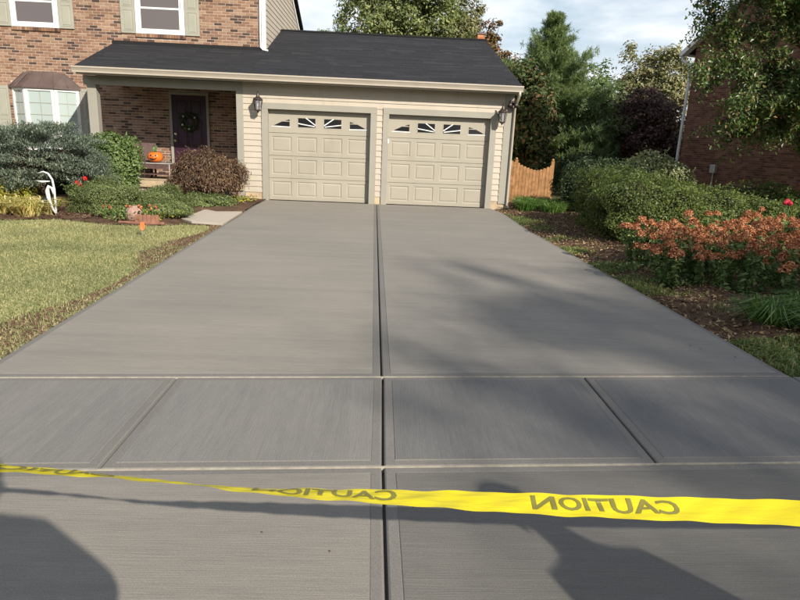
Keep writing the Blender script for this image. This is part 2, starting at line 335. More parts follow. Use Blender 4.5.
# ================================================================== LEAF TOOLS
def unit(a): return a/(np.linalg.norm(a, axis=-1, keepdims=True)+1e-9)
def leaves(name, mat, parent, P, Nn, size, rng, wid=.55, fold=.15, T=None, kind=None):
    n = len(P); size = np.broadcast_to(np.asarray(size, float), (n,))[:, None]; Nn = unit(Nn)
    if T is None: T = rng.normal(size=(n, 3))
    T = unit(T-Nn*(T*Nn).sum(-1, keepdims=True)); B = np.cross(Nn, T)
    V = np.stack([P-T*size*.5, P+B*size*wid*.5+Nn*size*fold-T*size*.08, P+T*size*.5, P-B*size*wid*.5+Nn*size*fold-T*size*.08], 1).reshape(-1, 3)
    o = link(name, npmesh(name, V, np.arange(4*n).reshape(n, 4)), mat, parent)
    return o
def blades(name, mat, parent, P, D, L, W, rng, droop=.4, kind=None):
    n = len(P); D = unit(D); L = np.broadcast_to(np.asarray(L, float), (n,))[:, None]; W = np.broadcast_to(np.asarray(W, float), (n,))[:, None]
    side = unit(np.cross(D, np.array((0, 0, 1.))+rng.normal(size=(n, 3))*.3)); H = D.copy(); H[:, 2] = 0; H = unit(H+1e-6)
    m1 = P+D*L*.55; tip = P+D*L*.85+H*L*droop*.5-np.array((0, 0, 1.))*L*droop*.45
    V = np.stack([P-side*W*.5, P+side*W*.5, m1-side*W*.42, m1+side*W*.42, tip], 1).reshape(-1, 3); i = np.arange(n)[:, None]*5
    Fc = np.concatenate([i+[0, 1, 3], i+[0, 3, 2], i+[2, 3, 4]], 1).reshape(-1, 3)
    return link(name, npmesh(name, V, Fc), mat, parent)
def dirs(n, rng): return unit(rng.normal(size=(n, 3)))
def lumpf(rng, amp=.16, k=5, fr=3.):
    A = rng.normal(size=(k, 3))*fr; ph = rng.random(k)*6.28
    return lambda d: 1+amp*sum(np.sin(d@A[i]+ph[i]) for i in range(k))/math.sqrt(k)*1.3
def crown(center, radii, nc, per, cr_, rng, inner=.35, lump=.18, flat=.7, zcut=None, up=.5, rmin=0):
    lf = lumpf(rng, lump); d = dirs(nc, rng)
    if zcut is not None: d[:, 2] = np.where(d[:, 2] < zcut, -d[:, 2]*.6, d[:, 2]); d = unit(d)
    rr = (inner+(1-inner)*rng.random(nc)**.55)*lf(d); C = np.array(center)+d*rr[:, None]*np.array(radii)
    sc = cr_*(.6+.8*rng.random(nc))
    off = rng.normal(size=(nc, per, 3)); off = unit(off)*(rng.random((nc, per, 1))**.5)*np.array((1, 1, flat))
    P = (C[:, None, :]+off*sc[:, None, None]).reshape(-1, 3)
    Nn = (unit(off)*.9+d[:, None, :]*.5+np.array((0, 0, up))+rng.normal(size=(nc, per, 3))*.45).reshape(-1, 3)
    return P, Nn, C
def limbs(mb, base, top, C, rng, r0, n=14, tr=.55):
    base = np.array(base, float); top = np.array(top, float)
    k = 7; tp = [base+(top-base)*i/(k-1)+(rng.normal(size=3)*np.array((.05, .05, 0))*np.linalg.norm(top-base)*.15 if 0 < i < k-1 else 0) for i in range(k)]
    mb.tube(tp, [r0*(1.25 if i == 0 else 1)*(1-.75*i/(k-1)) for i in range(k)], 9)
    idx = rng.choice(len(C), min(n, len(C)), replace=False)
    for i in idx:
        f = rng.uniform(tr*.5, .95); s = base+(top-base)*f; e = C[i]; m = (s+e)/2+np.array((0, 0, -.06*np.linalg.norm(e-s)))+rng.normal(size=3)*.05*np.linalg.norm(e-s)
        q = r0*(1-.75*f)*.55; mb.tube([s, m, e], [q, q*.6, q*.2], 6)
def tree(name, label, cat, base, top, center, radii, nc, per, cr_, leaf, mat, seed, r0=.15, bark='bark', wid=.6, lump=.2, inner=.35, nl=16, flat=.75, group=None):
    rng = np.random.default_rng(seed); b = np.array(base, float); e = empty(name, b, 0, label, cat, group); e.location = b
    P, Nn, C = crown(np.array(center)-b, radii, nc, per, cr_, rng, inner, lump, flat)
    mb = MB(); limbs(mb, (0, 0, -.1), np.array(top)-b, C, rng, r0, nl); mb.build('trunk', M[bark], e, True)
    leaves('crown', mat, e, P, Nn, leaf*(.65+.7*rng.random(len(P))), rng, wid); return e
G = lambda *c: c
LM = {}
LM['yew'] = leafmat('clipped_hedge_leaf', [(0, (0.035, 0.06, 0.014)), (0.5, (0.085, 0.12, 0.027)), (1, (0.19, 0.225, 0.058))], .3)
LM['box'] = leafmat('boxwood_leaf', [(0, (0.016, 0.032, 0.012)), (0.6, (0.034, 0.058, 0.02)), (1, (0.1, 0.13, 0.06))], .2)
LM['pale'] = leafmat('pale_shrub_leaf', [(0, (0.11, 0.145, 0.055)), (0.5, (0.23, 0.26, 0.12)), (1, (0.42, 0.42, 0.27))], .25)
LM['vib'] = leafmat('round_shrub_leaf', [(0, (0.0653, 0.116, 0.029)), (.6, (0.131, 0.196, 0.058)), (1, (0.246, 0.304, 0.131))], .25)
LM['spruce'] = leafmat('blue_spruce_needle', [(0, (0.065, 0.095, 0.07)), (0.6, (0.145, 0.18, 0.135)), (1, (0.26, 0.295, 0.235))], .1)
LM['pine'] = leafmat('pine_needle', [(0, (0.08, 0.125, 0.055)), (0.6, (0.185, 0.255, 0.12)), (1, (0.29, 0.35, 0.19))], .4)
LM['cotton'] = leafmat('cottonwood_leaf', [(0, (0.08, 0.112, 0.0352)), (.5, (0.16, 0.2, 0.072)), (1, (0.352, 0.36, 0.176))], .3)
LM['brown'] = leafmat('browning_leaf', [(0, (0.091, 0.0455, 0.0195)), (.4, (0.182, 0.0845, 0.0325)), (.7, (0.117, 0.117, 0.039)), (1, (0.286, 0.143, 0.065))], .25)
LM['magn'] = leafmat('magnolia_leaf', [(0, (0.03, 0.055, 0.018)), (0.6, (0.07, 0.1, 0.033)), (0.85, (0.11, 0.075, 0.035)), (1, (0.18, 0.105, 0.05))], .15, .55, .2)
LM['plum'] = leafmat('purple_plum_leaf', [(0, (0.035, 0.018, 0.02)), (0.6, (0.085, 0.042, 0.044)), (0.9, (0.17, 0.095, 0.075)), (1, (0.24, 0.16, 0.11))], .2)
LM['green'] = leafmat('back_tree_leaf', [(0, (0.056, 0.104, 0.032)), (.5, (0.112, 0.176, 0.056)), (1, (0.256, 0.304, 0.136))], .3)
LM['olive'] = leafmat('olive_tree_leaf', [(0, (0.098, 0.112, 0.049)), (.5, (0.196, 0.203, 0.091)), (1, (0.378, 0.336, 0.196))], .3)
LM['over'] = leafmat('overhang_leaf', [(0, (0.035, 0.075, 0.018)), (0.55, (0.075, 0.135, 0.032)), (0.86, (0.15, 0.19, 0.06)), (0.96, (0.24, 0.15, 0.06)), (1, (0.34, 0.31, 0.18))], .35, .4, .45)
LM['jmaple'] = leafmat('japanese_maple_leaf', [(0, (0.055, 0.032, 0.02)), (0.5, (0.125, 0.07, 0.045)), (0.85, (0.2, 0.13, 0.08)), (1, (0.29, 0.21, 0.13))], .25)
LM['juni'] = leafmat('juniper_leaf', [(0, (0.06, 0.09, 0.028)), (0.6, (0.125, 0.16, 0.055)), (1, (0.22, 0.245, 0.1))], .15)
LM['grass'] = leafmat('lawn_blade', [(0, (0.12, 0.165, 0.06)), (0.35, (0.21, 0.24, 0.105)), (0.65, (0.34, 0.33, 0.175)), (1, (0.48, 0.43, 0.26))], .25, .7, .15)
LM['weed'] = leafmat('weed_blade', [(0, (0.06, 0.108, 0.024)), (.6, (0.12, 0.18, 0.048)), (1, (0.336, 0.3, 0.144))], .25, .6)
LM['lily'] = leafmat('daylily_blade', [(0, (0.05, 0.11, 0.022)), (0.7, (0.105, 0.2, 0.04)), (1, (0.22, 0.28, 0.09))], .25, .45)
LM['vari'] = leafmat('variegated_blade', [(0, (0.24, 0.26, 0.07)), (0.35, (0.46, 0.42, 0.15)), (0.8, (0.68, 0.58, 0.28)), (1, (0.48, 0.31, 0.12))], .3, .5)
LM['gold'] = leafmat('gold_shrub_leaf', [(0, (.16, .18, .02)), (.6, (.30, .29, .04)), (1, (.42, .36, .07))], .3)
LM['sedleaf'] = leafmat('sedum_leaf', [(0, (0.07, 0.125, 0.035)), (0.6, (0.14, 0.205, 0.07)), (1, (0.26, 0.3, 0.12))], .2)
LM['sedflow'] = leafmat('sedum_flower', [(0, (0.22, 0.07, 0.035)), (0.45, (0.4, 0.145, 0.07)), (0.8, (0.54, 0.25, 0.135)), (1, (0.55, 0.36, 0.21))], .15, .8, .1, 1.1)
LM['dry'] = leafmat('dry_litter', [(0, (.12, .07, .035)), (.5, (.25, .17, .09)), (1, (.45, .36, .22))], .15, .8)
LM['red'] = leafmat('red_petal', [(0, (.45, .015, .015)), (1, (.65, .04, .04))], .25)
LM['pink'] = leafmat('pink_petal', [(0, (.6, .03, .09)), (1, (.75, .12, .18))], .3)
LM['flower'] = leafmat('mixed_petal', [(0, (0.42, 0.03, 0.04)), (0.5, (0.5, 0.1, 0.07)), (0.8, (0.55, 0.4, 0.12)), (1, (0.5, 0.3, 0.2))], .25)

# ================================================================== HOUSE
def bricks(name, mat, parent, O, ux, n, W, ztop, openings=(), z0=0., seed=1, L=.2032, Hh=.0677, gap=.0125, proud=.006):
    rng = np.random.default_rng(seed); O = np.array(O, float); ux = np.array(ux, float); n = np.array(n, float); uz = np.array((0, 0, 1.)); segs = []
    zmax = max(ztop(u) for u in np.linspace(0, W, 41)); k = 0
    while z0+k*Hh < zmax:
        za = z0+k*Hh; zb = za+Hh-gap; u = -(L/2)*(k % 2)
        while u < W:
            a = max(u, 0); b = min(u+L-gap, W); u += L
            if b-a < .02: continue
            if zb > ztop((a+b)/2): continue
            parts = [(a, b)]
            for (u0, u1, q0, q1) in openings:
                if zb <= q0 or za >= q1: continue
                new = []
                for (c, d) in parts:
                    if d <= u0 or c >= u1: new.append((c, d)); continue
                    if c < u0-.02: new.append((c, u0))
                    if d > u1+.02: new.append((u1, d))
                parts = new
            segs += [(c, d, za, zb) for c, d in parts]
        k += 1
    s = np.array(segs); m = len(s); pr = proud+rng.normal(size=m)*.0012; jz = rng.normal(size=m)*.0012
    def pt(uu, zz, dd): return O+uu[:, None]*ux+(zz+jz)[:, None]*uz+dd[:, None]*n
    a, b, c, d = s.T; z_ = np.full(m, -.01)
    V = np.stack([pt(a, c, z_), pt(b, c, z_), pt(b, d, z_), pt(a, d, z_), pt(a, c, pr), pt(b, c, pr), pt(b, d, pr), pt(a, d, pr)], 1).reshape(-1, 3)
    i = np.arange(m)[:, None]*8
    Fc = np.concatenate([i+[4, 5, 6, 7], i+[0, 1, 5, 4], i+[1, 2, 6, 5], i+[2, 3, 7, 6], i+[3, 0, 4, 7]], 1).reshape(-1, 4)
    o = link(name, npmesh(name, V, Fc), mat, parent); tag(o, kind='stuff'); return o
def shingles(name, parent, x0, x1e, x1r, y0, z0, y1, z1, seed, exp=.13):
    # courses on a slope rising from (y0,z0) to (y1,z1)
    rng = np.random.default_rng(seed); sl_ = np.array((0, y1-y0, z1-z0), float); Ls = np.linalg.norm(sl_); s = sl_/Ls; n = np.cross((1, 0, 0), s); V = []; k = 0
    while k*exp < Ls:
        t0 = k*exp-.01; t1 = min((k+1)*exp+.03, Ls); x1 = x1e+(x1r-x1e)*(t0/Ls); x = x0-rng.random()*.3
        while x < x1:
            w = rng.choice([.2, .33, .5, .8]); a, b = max(x, x0), min(x+w-.004, x1); x += w
            if b-a < .03: continue
            h = .005; q0 = np.array((0, y0, z0))+s*t0; q1 = np.array((0, y0, z0))+s*t1
            for (X, q, hh) in ((a, q0, 0), (b, q0, 0), (b, q1, 0), (a, q1, 0), (a, q0, h), (b, q0, h), (b, q1, .003), (a, q1, .003)):
                V.append((X, *(q+n*(hh+.004))[1:]))
        k += 1
    m = len(V)//8; i = np.arange(m)[:, None]*8
    Fc = np.concatenate([i+[4, 5, 6, 7], i+[0, 1, 5, 4], i+[1, 2, 6, 5], i+[3, 0, 4, 7]], 1).reshape(-1, 4)
    o = link(name, npmesh(name, np.array(V), Fc), M['shingle'], parent); tag(o, kind='stuff'); return o
WY = 1.9; EZ = 5.2
H = empty('brick_house', (0, 0, 0), 0, 'tan brick two-storey house with covered porch and attached double garage under dark shingles', 'house')
wins = [(-6.76, -5.58, 3.94), (-3.65, -2.42, 3.91)]
w = box('front_wall', M['mortar'], H, -9.6, -.40, WY, WY+.2, -.1, EZ)
opn = [(a+9.6, b+9.6, z-.09, EZ) for a, b, z in wins]+[(-2.92+9.6, -1.88+9.6, 0, 2.53), (-6.95+9.6, -5.28+9.6, .8, 2.6)]
bricks('bricks', M['brick'], w, (-9.6, WY, 0), (1, 0, 0), (0, -1, 0), 9.2, lambda u: EZ, opn)
def panelbox(name, mat, parent, x0, x1, z0, z1, y, raise_=.008, m=.03, sink=.01):
    # moulded raised panel: sunk border and raised field, facing -y
    mb = MB(); r = [(0, 0.), (m*.35, sink), (m*.6, sink), (m, sink-raise_)]; V = []; Fc = []
    for d, yy in r: V += [(x0+d, y+yy, z0+d), (x1-d, y+yy, z0+d), (x1-d, y+yy, z1-d), (x0+d, y+yy, z1-d)]
    for i in range(3):
        for k in range(4): Fc.append((i*4+k, i*4+(k+1) % 4, i*4+4+(k+1) % 4, i*4+4+k))
    Fc.append((12, 13, 14, 15)); return mb.add(V, Fc).build(name, mat, parent)
for wi, (a, b, z) in enumerate(wins):
    wn = empty('window', (0, 0, 0)); wn.parent = H; t = 5.16
    fr = MB().box(a, a+.085, WY-.05, WY+.02, z, t).box(b-.085, b, WY-.05, WY+.02, z, t).box(a+.085, b-.085, WY-.055, WY+.02, z, z+.075).box(a+.085, b-.085, WY-.05, WY+.02, t-.08, t).build('frame', M['white'], wn, bevel=.006)
    mid = 4.52 if wi else 4.55
    for nm, (za, zb, yo) in {'sash': (z+.075, mid+.025, -.02), 'sash.001': (mid-.02, t-.08, -.004)}.items():
        MB().box(a+.085, a+.135, WY+yo-.012, WY+yo+.01, za, zb).box(b-.135, b-.085, WY+yo-.012, WY+yo+.01, za, zb).box(a+.135, b-.135, WY+yo-.0125, WY+yo+.01, za, za+.05).box(a+.135, b-.135, WY+yo-.0125, WY+yo+.01, zb-.045, zb).build('sash', M['white'], wn, bevel=.003)
        MB().box(a+.13, b-.13, WY+yo-.003, WY+yo+.002, za+.04, zb-.04).build('pane', M['glass_dark'], wn)
    mb = MB(); nb = 18; ww = (b-a+.04)/nb
    for k in range(nb): mb.box(a-.02+k*ww+.004, a-.02+(k+1)*ww-.004, WY-.045-.004*(k % 3), WY, z-.082, z-.003)
    mb.build('sill', M['brick'], wn)
    for (sa, sb) in ((a-.375, a-.01), (b+.01, b+.375)):
        sh = box('shutter', M['shutter'], H, sa, sb, WY-.04, WY-.009, z-.0, t+.02, bevel=.004)
        for (za, zb) in ((z+.06, mid-.07), (mid+.02, t-.06)): panelbox('panel', M['shutter'], sh, sa+.06, sb-.06, za, zb, WY-.047, .012, .035, .012)
# bay window
bw = empty('bay_window', (0, 0, 0)); bw.parent = H
bp = [(-6.93, WY-.02), (-6.45, WY-.33), (-5.72, WY-.33), (-5.24, WY-.02)]; bz0, bz1 = .85, 2.47
for i in range(3):
    p = np.array(bp[i]); q = np.array(bp[i+1]); d = (q-p); Lw = np.linalg.norm(d); d /= Lw; nn = np.array((d[1], -d[0]))
    def wpt(u, v, z): return (*(p+d*u+nn*v), z)
    def wbox(mb, u0, u1, v0, v1, z0, z1): return mb.prism([wpt(u0, v0, z0), wpt(u1, v0, z0), wpt(u1, v1, z0), wpt(u0, v1, z0)], (0, 0, z1-z0))
    mb = MB(); wbox(mb, .0, .075, -.03, .03, bz0, bz1); wbox(mb, Lw-.075, Lw, -.03, .03, bz0, bz1); wbox(mb, .075, Lw-.075, -.03, .028, bz1-.08, bz1); wbox(mb, .075, Lw-.075, -.03, .028, bz0, bz0+.08); mb.build('sash', M['white'], bw, bevel=.004)
    mb = MB(); wbox(mb, .07, Lw-.07, -.004, .0, bz0+.07, bz1-.07); mb.build('pane', M['bayglass'], bw)
    mb = MB(); wbox(mb, Lw/2-.008, Lw/2+.008, .0, .008, bz0+.08, bz1-.08)
    for k in range(1, 5): zz = bz0+.08+(bz1-bz0-.16)*k/5; wbox(mb, .075, Lw-.075, .0, .0085, zz-.008, zz+.008)
    mb.build('muntin', M['shutter'], bw)
box('apron', M['white'], bw, -6.75, -5.42, WY-.25, WY+.0, .6, .85, bevel=.004)
top = [(-6.62, WY, 2.85), (-6.35, WY-.04, 2.88), (-5.85, WY-.04, 2.88), (-5.58, WY, 2.85)]; bot = [(-7.03, WY-.02, 2.48), (-6.49, WY-.40, 2.48), (-5.68, WY-.40, 2.48), (-5.14, WY-.02, 2.48)]
rf = MB().add(top+bot+[(x, y, z-.03) for x, y, z in bot], [(4, 5, 1, 0), (5, 6, 2, 1), (6, 7, 3, 2), (8, 9, 5, 4), (9, 10, 6, 5), (10, 11, 7, 6), (8, 11, 10, 9)]).build('bay_roof', M['copper'], bw)
mb = MB()
for ta, ba in ((0, 0), (.5, .5), (1, 1), (1.5, 1.5), (2, 2), (2.5, 2.5), (3, 3)):
    f = lambda A, t: np.array(A[int(t)])*(1-(t % 1))+np.array(A[min(int(t)+1, 3)])*(t % 1)
    MB().tube([f(top, ta)+(0, -.004, .004), f(bot, ba)+(0, -.004, .008)], .011, 5).build('seam', M['copper'], bw)
for (sa, sb) in ((-5.22, -5.0), (-7.36, -7.04)):
    sh = box('shutter', M['shutter'], H, sa, sb, WY-.04, WY-.009, .9, 2.5, bevel=.004)
    for (za, zb) in ((.98, 1.65), (1.75, 2.42)): panelbox('panel', M['shutter'], sh, sa+.045, sb-.045, za, zb, WY-.047, .012, .03, .012)
# side wall of the upper storey in lap siding
sw = MB().prism([(-.40, WY+.2, 2.6), (-.40, 8.55, 2.6), (-.40, 8.55, 5.16), (-.40, 5.2, 6.55), (-.40, WY+.2, 5.16)], (-.1, 0, 0)).build('side_wall', M['siding'], H)
zc = 2.75
while zc < 6.4:
    ya, yb_ = (WY+.06, 8.55) if zc < 5.1 else (max(WY+.06, 5.2-(6.5-zc)/.415), 5.2+(6.5-zc)/.415)
    if yb_-ya > .2: MB().prism([(-.40, ya, zc), (-.380, ya, zc), (-.392, ya, zc+.139), (-.40, ya, zc+.139)], (0, yb_-ya, 0)).build('siding_board', M['siding'], sw)
    zc += .137
MB().prism([(-.40, 8.62, 5.05), (-.36, 8.62, 5.05), (-.36, 8.62, 5.2), (-.40, 8.62, 5.2)], (0, -3.42, 1.42)).build('rake_board', M['white'], H)
box('corner_board', M['white'], H, -.47, -.365, WY-.025, WY+.07, 3.50, EZ, bevel=.004)
MB().tube([(-.50, WY-.045, EZ), (-.50, WY-.045, 3.72), (-.44, WY-.05, 3.66), (-.30, WY-.06, 3.64)], .022, 8).build('downspout', M['white'], H, True)
mr = MB().prism([(-9.9, 1.4, 5.2), (-9.9, 5.2, 6.78), (-9.9, 8.95, 5.22), (-9.9, 8.95, 5.32), (-9.9, 5.2, 6.9), (-9.9, 1.4, 5.32)], (9.62, 0, 0)).build('main_roof', M['shingle'], H)
box('rear_wall', M['mortar'], H, -9.6, -.5, 8.4, 8.55, -.1, 5.16); box('left_wall', M['mortar'], H, -9.6, -9.45, WY+.2, 8.4, -.1, 5.16)
# porch
ps = box('porch_slab', M['found'], H, -4.32, -.60, -.06, WY, .2, .345, bevel=.012)
box('porch_base', M['mortar'], H, -4.25, -.60, .02, WY, -.1, .2)
box('porch_step', M['found'], H, -2.4, -1.05, -.62, -.06, -.06, .17, bevel=.012)
box('post', M['trim'], H, -4.17, -3.96, 0, .2, .345, 2.50, bevel=.008)
box('pilaster', M['trim'], H, -.735, -.575, -.012, .12, .0, 2.52, bevel=.006)
box('beam', M['trim'], H, -4.24, -.574, .0, .16, 2.50, 2.70, bevel=.005)
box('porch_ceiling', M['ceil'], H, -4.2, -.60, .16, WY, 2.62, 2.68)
MB().tube([(-2.62, .5, 2.62), (-2.62, .5, 2.56)], .05, 10).tube([(-2.62, .5, 2.57), (-2.62, .5, 2.50)], [.04, .015], 10).build('ceiling_light', M['bronze'], H, True)
dr = box('front_door', M['purple'], H, -2.845, -1.95, WY-.03, WY-.0, .38, 2.455, bevel=.003)
for (pa, pb) in ((-2.73, -2.45), (-2.35, -2.07)):
    for (za, zb) in ((.5, 1.05), (1.17, 1.85), (1.97, 2.33)): panelbox('panel', M['purple'], dr, pa, pb, za, zb, WY-.038, .014, .04, .012)
kn = MB().lathe([(.0, -.02), (.03, -.018), (.035, 0), (.02, .012), (.012, .04), (.03, .06), (.028, .08), (0, .09)], (0, 0, 0), 12).build('knob', M['brass'], dr, True)
kn.rotation_euler = (math.pi/2, 0, 0); kn.location = (-2.78, WY-.04, 1.29)
kd = copy_tree(kn, dr); kd.name = 'deadbolt'; kd.location = (-2.78, WY-.04, 1.46); kd.scale = (1, 1, .5)
MB().box(-2.915, -2.848, WY-.06, WY, .345, 2.525).box(-1.947, -1.88, WY-.06, WY, .345, 2.525).box(-2.848, -1.947, WY-.06, WY, 2.458, 2.525).build('door_frame', M['trim'], H, bevel=.005)
# garage walls
gw = MB().box(-.58, -.01, .02, .14, -.1, 2.75).box(2.44, 2.86, .02, .14, -.1, 2.75).box(5.31, 5.80, .02, .14, -.1, 2.75).box(-.01, 2.44, .02, .14, 2.14, 2.75).box(2.86, 5.31, .02, .14, 2.14, 2.75).build('garage_wall', M['siding'], H)
MB().prism([(5.80, .14, -.1), (5.80, 9.2, -.1), (5.80, 9.2, 2.85), (5.80, 4.5, 4.44), (5.80, .14, 2.85)], (-.1, 0, 0)).build('garage_end_wall', M['siding'], H)
box('garage_rear_wall', M['siding'], H, -.4, 5.7, 9.1, 9.2, -.1, 2.85); box('garage_porch_wall', M['siding'], H, -.58, -.45, .14, WY, 0, 2.75)
def lap(x0, x1, z0): MB().prism([(x0, .02, z0), (x0, -.013, z0), (x0, .004, z0+.139), (x0, .02, z0+.139)], (x1-x0, 0, 0)).build('siding_board', M['siding'], gw)
for k in range(19):
    z = .18+.137*k
    if z < 2.2:
        for a, b in ((-.574, -.15), (2.578, 2.722), (5.448, 5.62)): lap(a, b, z)
    else: lap(-.574, 5.62, z)
for a, b in ((-.56, -.148), (2.578, 2.722), (5.448, 5.80)): box('foundation', M['found'], H, a, b, .002, .02, -.1, .18)
box('corner_board', M['trim'], H, 5.622, 5.82, -.02, .14, .12, 2.72, bevel=.005)
def garage_door(x0):
    x1 = x0+2.43; tr = empty('door_trim'); tr.parent = H
    for a, b in ((x0-.145, x0), (x1, x1+.145)): box('side_trim', M['trim'], tr, a, b, -.03, .15, -.01, 2.13, bevel=.004)
    box('head_trim', M['trim'], tr, x0-.145, x1+.145, -.032, .15, 2.13, 2.272, bevel=.004)
    d = empty('garage_door'); d.parent = H; y = .12; sh = .5325; us = [x0+.065+i*.608 for i in range(4)]
    for s in range(4):
        z0 = s*sh+.004; z1 = (s+1)*sh-.004; mb = MB()
        if s < 3:
            pa, pb = z0+.085, z1-.075
            mb.box(x0, x1, y, y+.04, z0, pa).box(x0, x1, y, y+.04, pb, z1)
            e = [x0]+[q for u in us for q in (u, u+.476)]+[x1]
            for a, b in zip(e[0::2], e[1::2]): mb.box(a, b, y, y+.04, pa, pb)
            mb.build('section', M['gdoor'], d)
            for u in us: panelbox('panel', M['gdoor'], d, u, u+.476, pa, pb, y, .009, .05, .012)
        else:
            mb.box(x0, x1, y, y+.04, z0, z1).build('section', M['gdoor'], d)
            c = x0+1.215
            for sg in (-1, 1):
                def pg(pts, t=.006): return MB().prism([(c+sg*u, y-.003, z) for u, z in pts], (0, t, 0))
                fr = pg([(.085, 1.725), (.535, 1.725), (.535, 1.975), (.085, 1.975)], .006); fr.build('lite_frame', M['gdoor'], d)
                MB().prism([(c+sg*u, y-.006, z) for u, z in [(.105, 1.745), (.515, 1.745), (.515, 1.955), (.105, 1.955)]], (0, .004, 0)).build('pane', M['black_glass'], d)
                for (ua, za, ub, zb) in ((.10, 1.80, .33, 1.96), (.12, 1.772, .52, 1.83)):
                    dx, dz = ub-ua, zb-za; q = math.hypot(dx, dz); nx, nz_ = -dz/q*.011, dx/q*.011
                    MB().prism([(c+sg*(ua+nx), y-.014, za+nz_), (c+sg*(ub+nx), y-.014, zb+nz_), (c+sg*(ub-nx), y-.014, zb-nz_), (c+sg*(ua-nx), y-.014, za-nz_)], (0, .009, 0)).build('muntin', M['white'], d)
                MB().prism([(c+sg*u, y-.003, z) for u, z in [(1.10, 1.765), (.72, 1.752), (.72, 1.862), (.90, 1.862)]], (0, .005, 0)).build('pane', M['black_glass'], d)
                MB().prism([(c+sg*u, y-.003, z) for u, z in [(.83, 1.888), (.72, 1.877), (.72, 1.915)]], (0, .005, 0)).build('pane', M['black_glass'], d)
                MB().prism([(c+sg*u, y-.007, z) for u, z in [(1.18, 1.735), (.70, 1.727), (.70, 1.748), (1.10, 1.752)]], (0, .008, 0)).build('muntin', M['white'], d)
    box('bottom_seal', M['black'], d, x0+.005, x1-.005, y+.005, y+.035, -.002, .006); return d
garage_door(0.); garage_door(2.87)
box('warning_sticker', M['white'], H, 2.855, 2.885, -.036, -.031, 1.46, 1.56)
# garage + porch roof
EY, ERZ = -.30, 2.865; RY, RZ = 4.5, 4.545; WZ = ERZ+(WY-EY)*(RZ-ERZ)/(RY-EY)
rf = MB().prism([(-.38, EY, ERZ), (-.38, RY, RZ), (-.38, 9.5, ERZ-.05), (-.38, 9.5, ERZ-.13), (-.38, RY, RZ-.1), (-.38, EY, ERZ-.1)], (6.12, 0, 0)).prism([(-4.25, EY, ERZ), (-4.25, WY-.01, WZ), (-4.25, WY-.01, WZ-.1), (-4.25, EY, ERZ-.1)], (3.87, 0, 0)).build('garage_roof', M['under'], H)
sl_ = (RZ-ERZ)/(RY-EY)
shingles('shingles', rf, -.378, 5.93, 5.72, EY-.05, ERZ-.05*sl_, RY, RZ, 5); shingles('shingles', rf, -4.28, -.378, -.378, EY-.05, ERZ-.05*sl_, WY-.012, WZ, 6)
mb = MB(); rr = random.Random(4); x = -.37
while x < 5.6: mb.box(x, x+.24, RY-.12, RY+.12, RZ-.02, RZ+.022+rr.random()*.006); x += .245
mb.build('ridge_cap', M['under'], rf)
box('flashing', M['under'], rf, -4.28, -.47, WY-.035, WY-.008, WZ-.02, WZ+.085)
g = MB().prism([(-4.27, EY-.06, 2.855), (-4.27, EY-.175, 2.855), (-4.27, EY-.175, 2.83), (-4.27, EY-.155, 2.80), (-4.27, EY-.135, 2.76), (-4.27, EY-.13, 2.725), (-4.27, EY-.06, 2.725)], (10.2, 0, 0)).build('gutter', M['gutter'], H)
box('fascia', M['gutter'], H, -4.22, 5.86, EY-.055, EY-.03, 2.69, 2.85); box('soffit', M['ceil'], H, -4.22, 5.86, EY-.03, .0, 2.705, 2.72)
MB().prism([(5.86, EY, 2.70), (5.86, .3, 2.70), (5.62, RY, RZ-.16), (5.62, RY, RZ-.06), (5.86, EY, 2.84)], (.03, 0, 0)).build('rake_board', M['gutter'], H)
MB().tube([(5.86, EY-.11, 2.74), (5.86, EY-.10, 2.66), (5.85, EY+.12, 2.50), (5.845, -.05, 2.38), (5.845, -.05, .25), (5.845, -.05, .1), (5.87, -.16, .03)], [.032]*7, 8).build('downspout', M['gutter'], H, True)
ch = box('chimney', M['nmortar'], H, 5.82, 6.06, 6.9, 7.15, 3.2, 5.10); M['chb'] = island('chimney_brick', [(0, (.40, .14, .06)), (1, (.62, .26, .12))], .85)
bricks('bricks', M['chb'], ch, (5.82, 6.9, 0), (1, 0, 0), (0, -1, 0), .24, lambda u: 5.09, z0=3.4); box('cap', M['copper'], ch, 5.79, 6.09, 6.87, 7.18, 5.10, 5.15)

# lanterns
def lantern(loc, label):
    e = empty('wall_lantern', loc, 0, label, 'lantern', 'lanterns beside the garage doors'); e.scale = (1.25, 1.25, 1.25)
    MB().lathe([(0, 0), (.055, 0), (.06, .012), (.03, .03), (0, .032)], n=14).build('backplate', M['bronze'], e, True); b = e.children[0]; b.rotation_euler = (math.pi/2, 0, 0); b.location = (0, -.015, .05)
    MB().tube([(0, -.03, .05), (0, -.09, .10), (0, -.13, .20), (0, -.15, .235), (0, -.165, .20), (0, -.16, .15)], .010, 7).tube([(0, -.03, .05), (0, -.06, -.02), (0, -.10, -.03), (0, -.12, .02)], .006, 6).build('arm', M['bronze'], e, True)
    MB().lathe([(0, .25), (.012, .24), (.006, .22), (.02, .20), (.03, .165), (.035, .15), (.085, .105), (.095, .09), (.088, .085), (0, .085)], (0, -.16, 0), 12).build('cap', M['bronze'], e)
    mb = MB()
    for k in range(6):
        a = k*math.pi/3; mb.tube([(.08*math.cos(a), -.16+.08*math.sin(a), .085), (.055*math.cos(a), -.16+.055*math.sin(a), -.09)], .007, 5)
    mb.lathe([(0, -.15), (.014, -.13), (.02, -.115), (.055, -.10), (.06, -.085), (0, -.085)], (0, -.16, 0), 12).build('cage', M['bronze'], e)
    MB().lathe([(.068, .08), (.046, -.084)], (0, -.16, 0), 12).build('glass', M['lampglass'], e); MB().lathe([(0, -.08), (.016, -.075), (.018, .0), (.012, .03), (0, .045)], (0, -.16, 0), 8).build('bulb', M['white'], e, True)
    return e
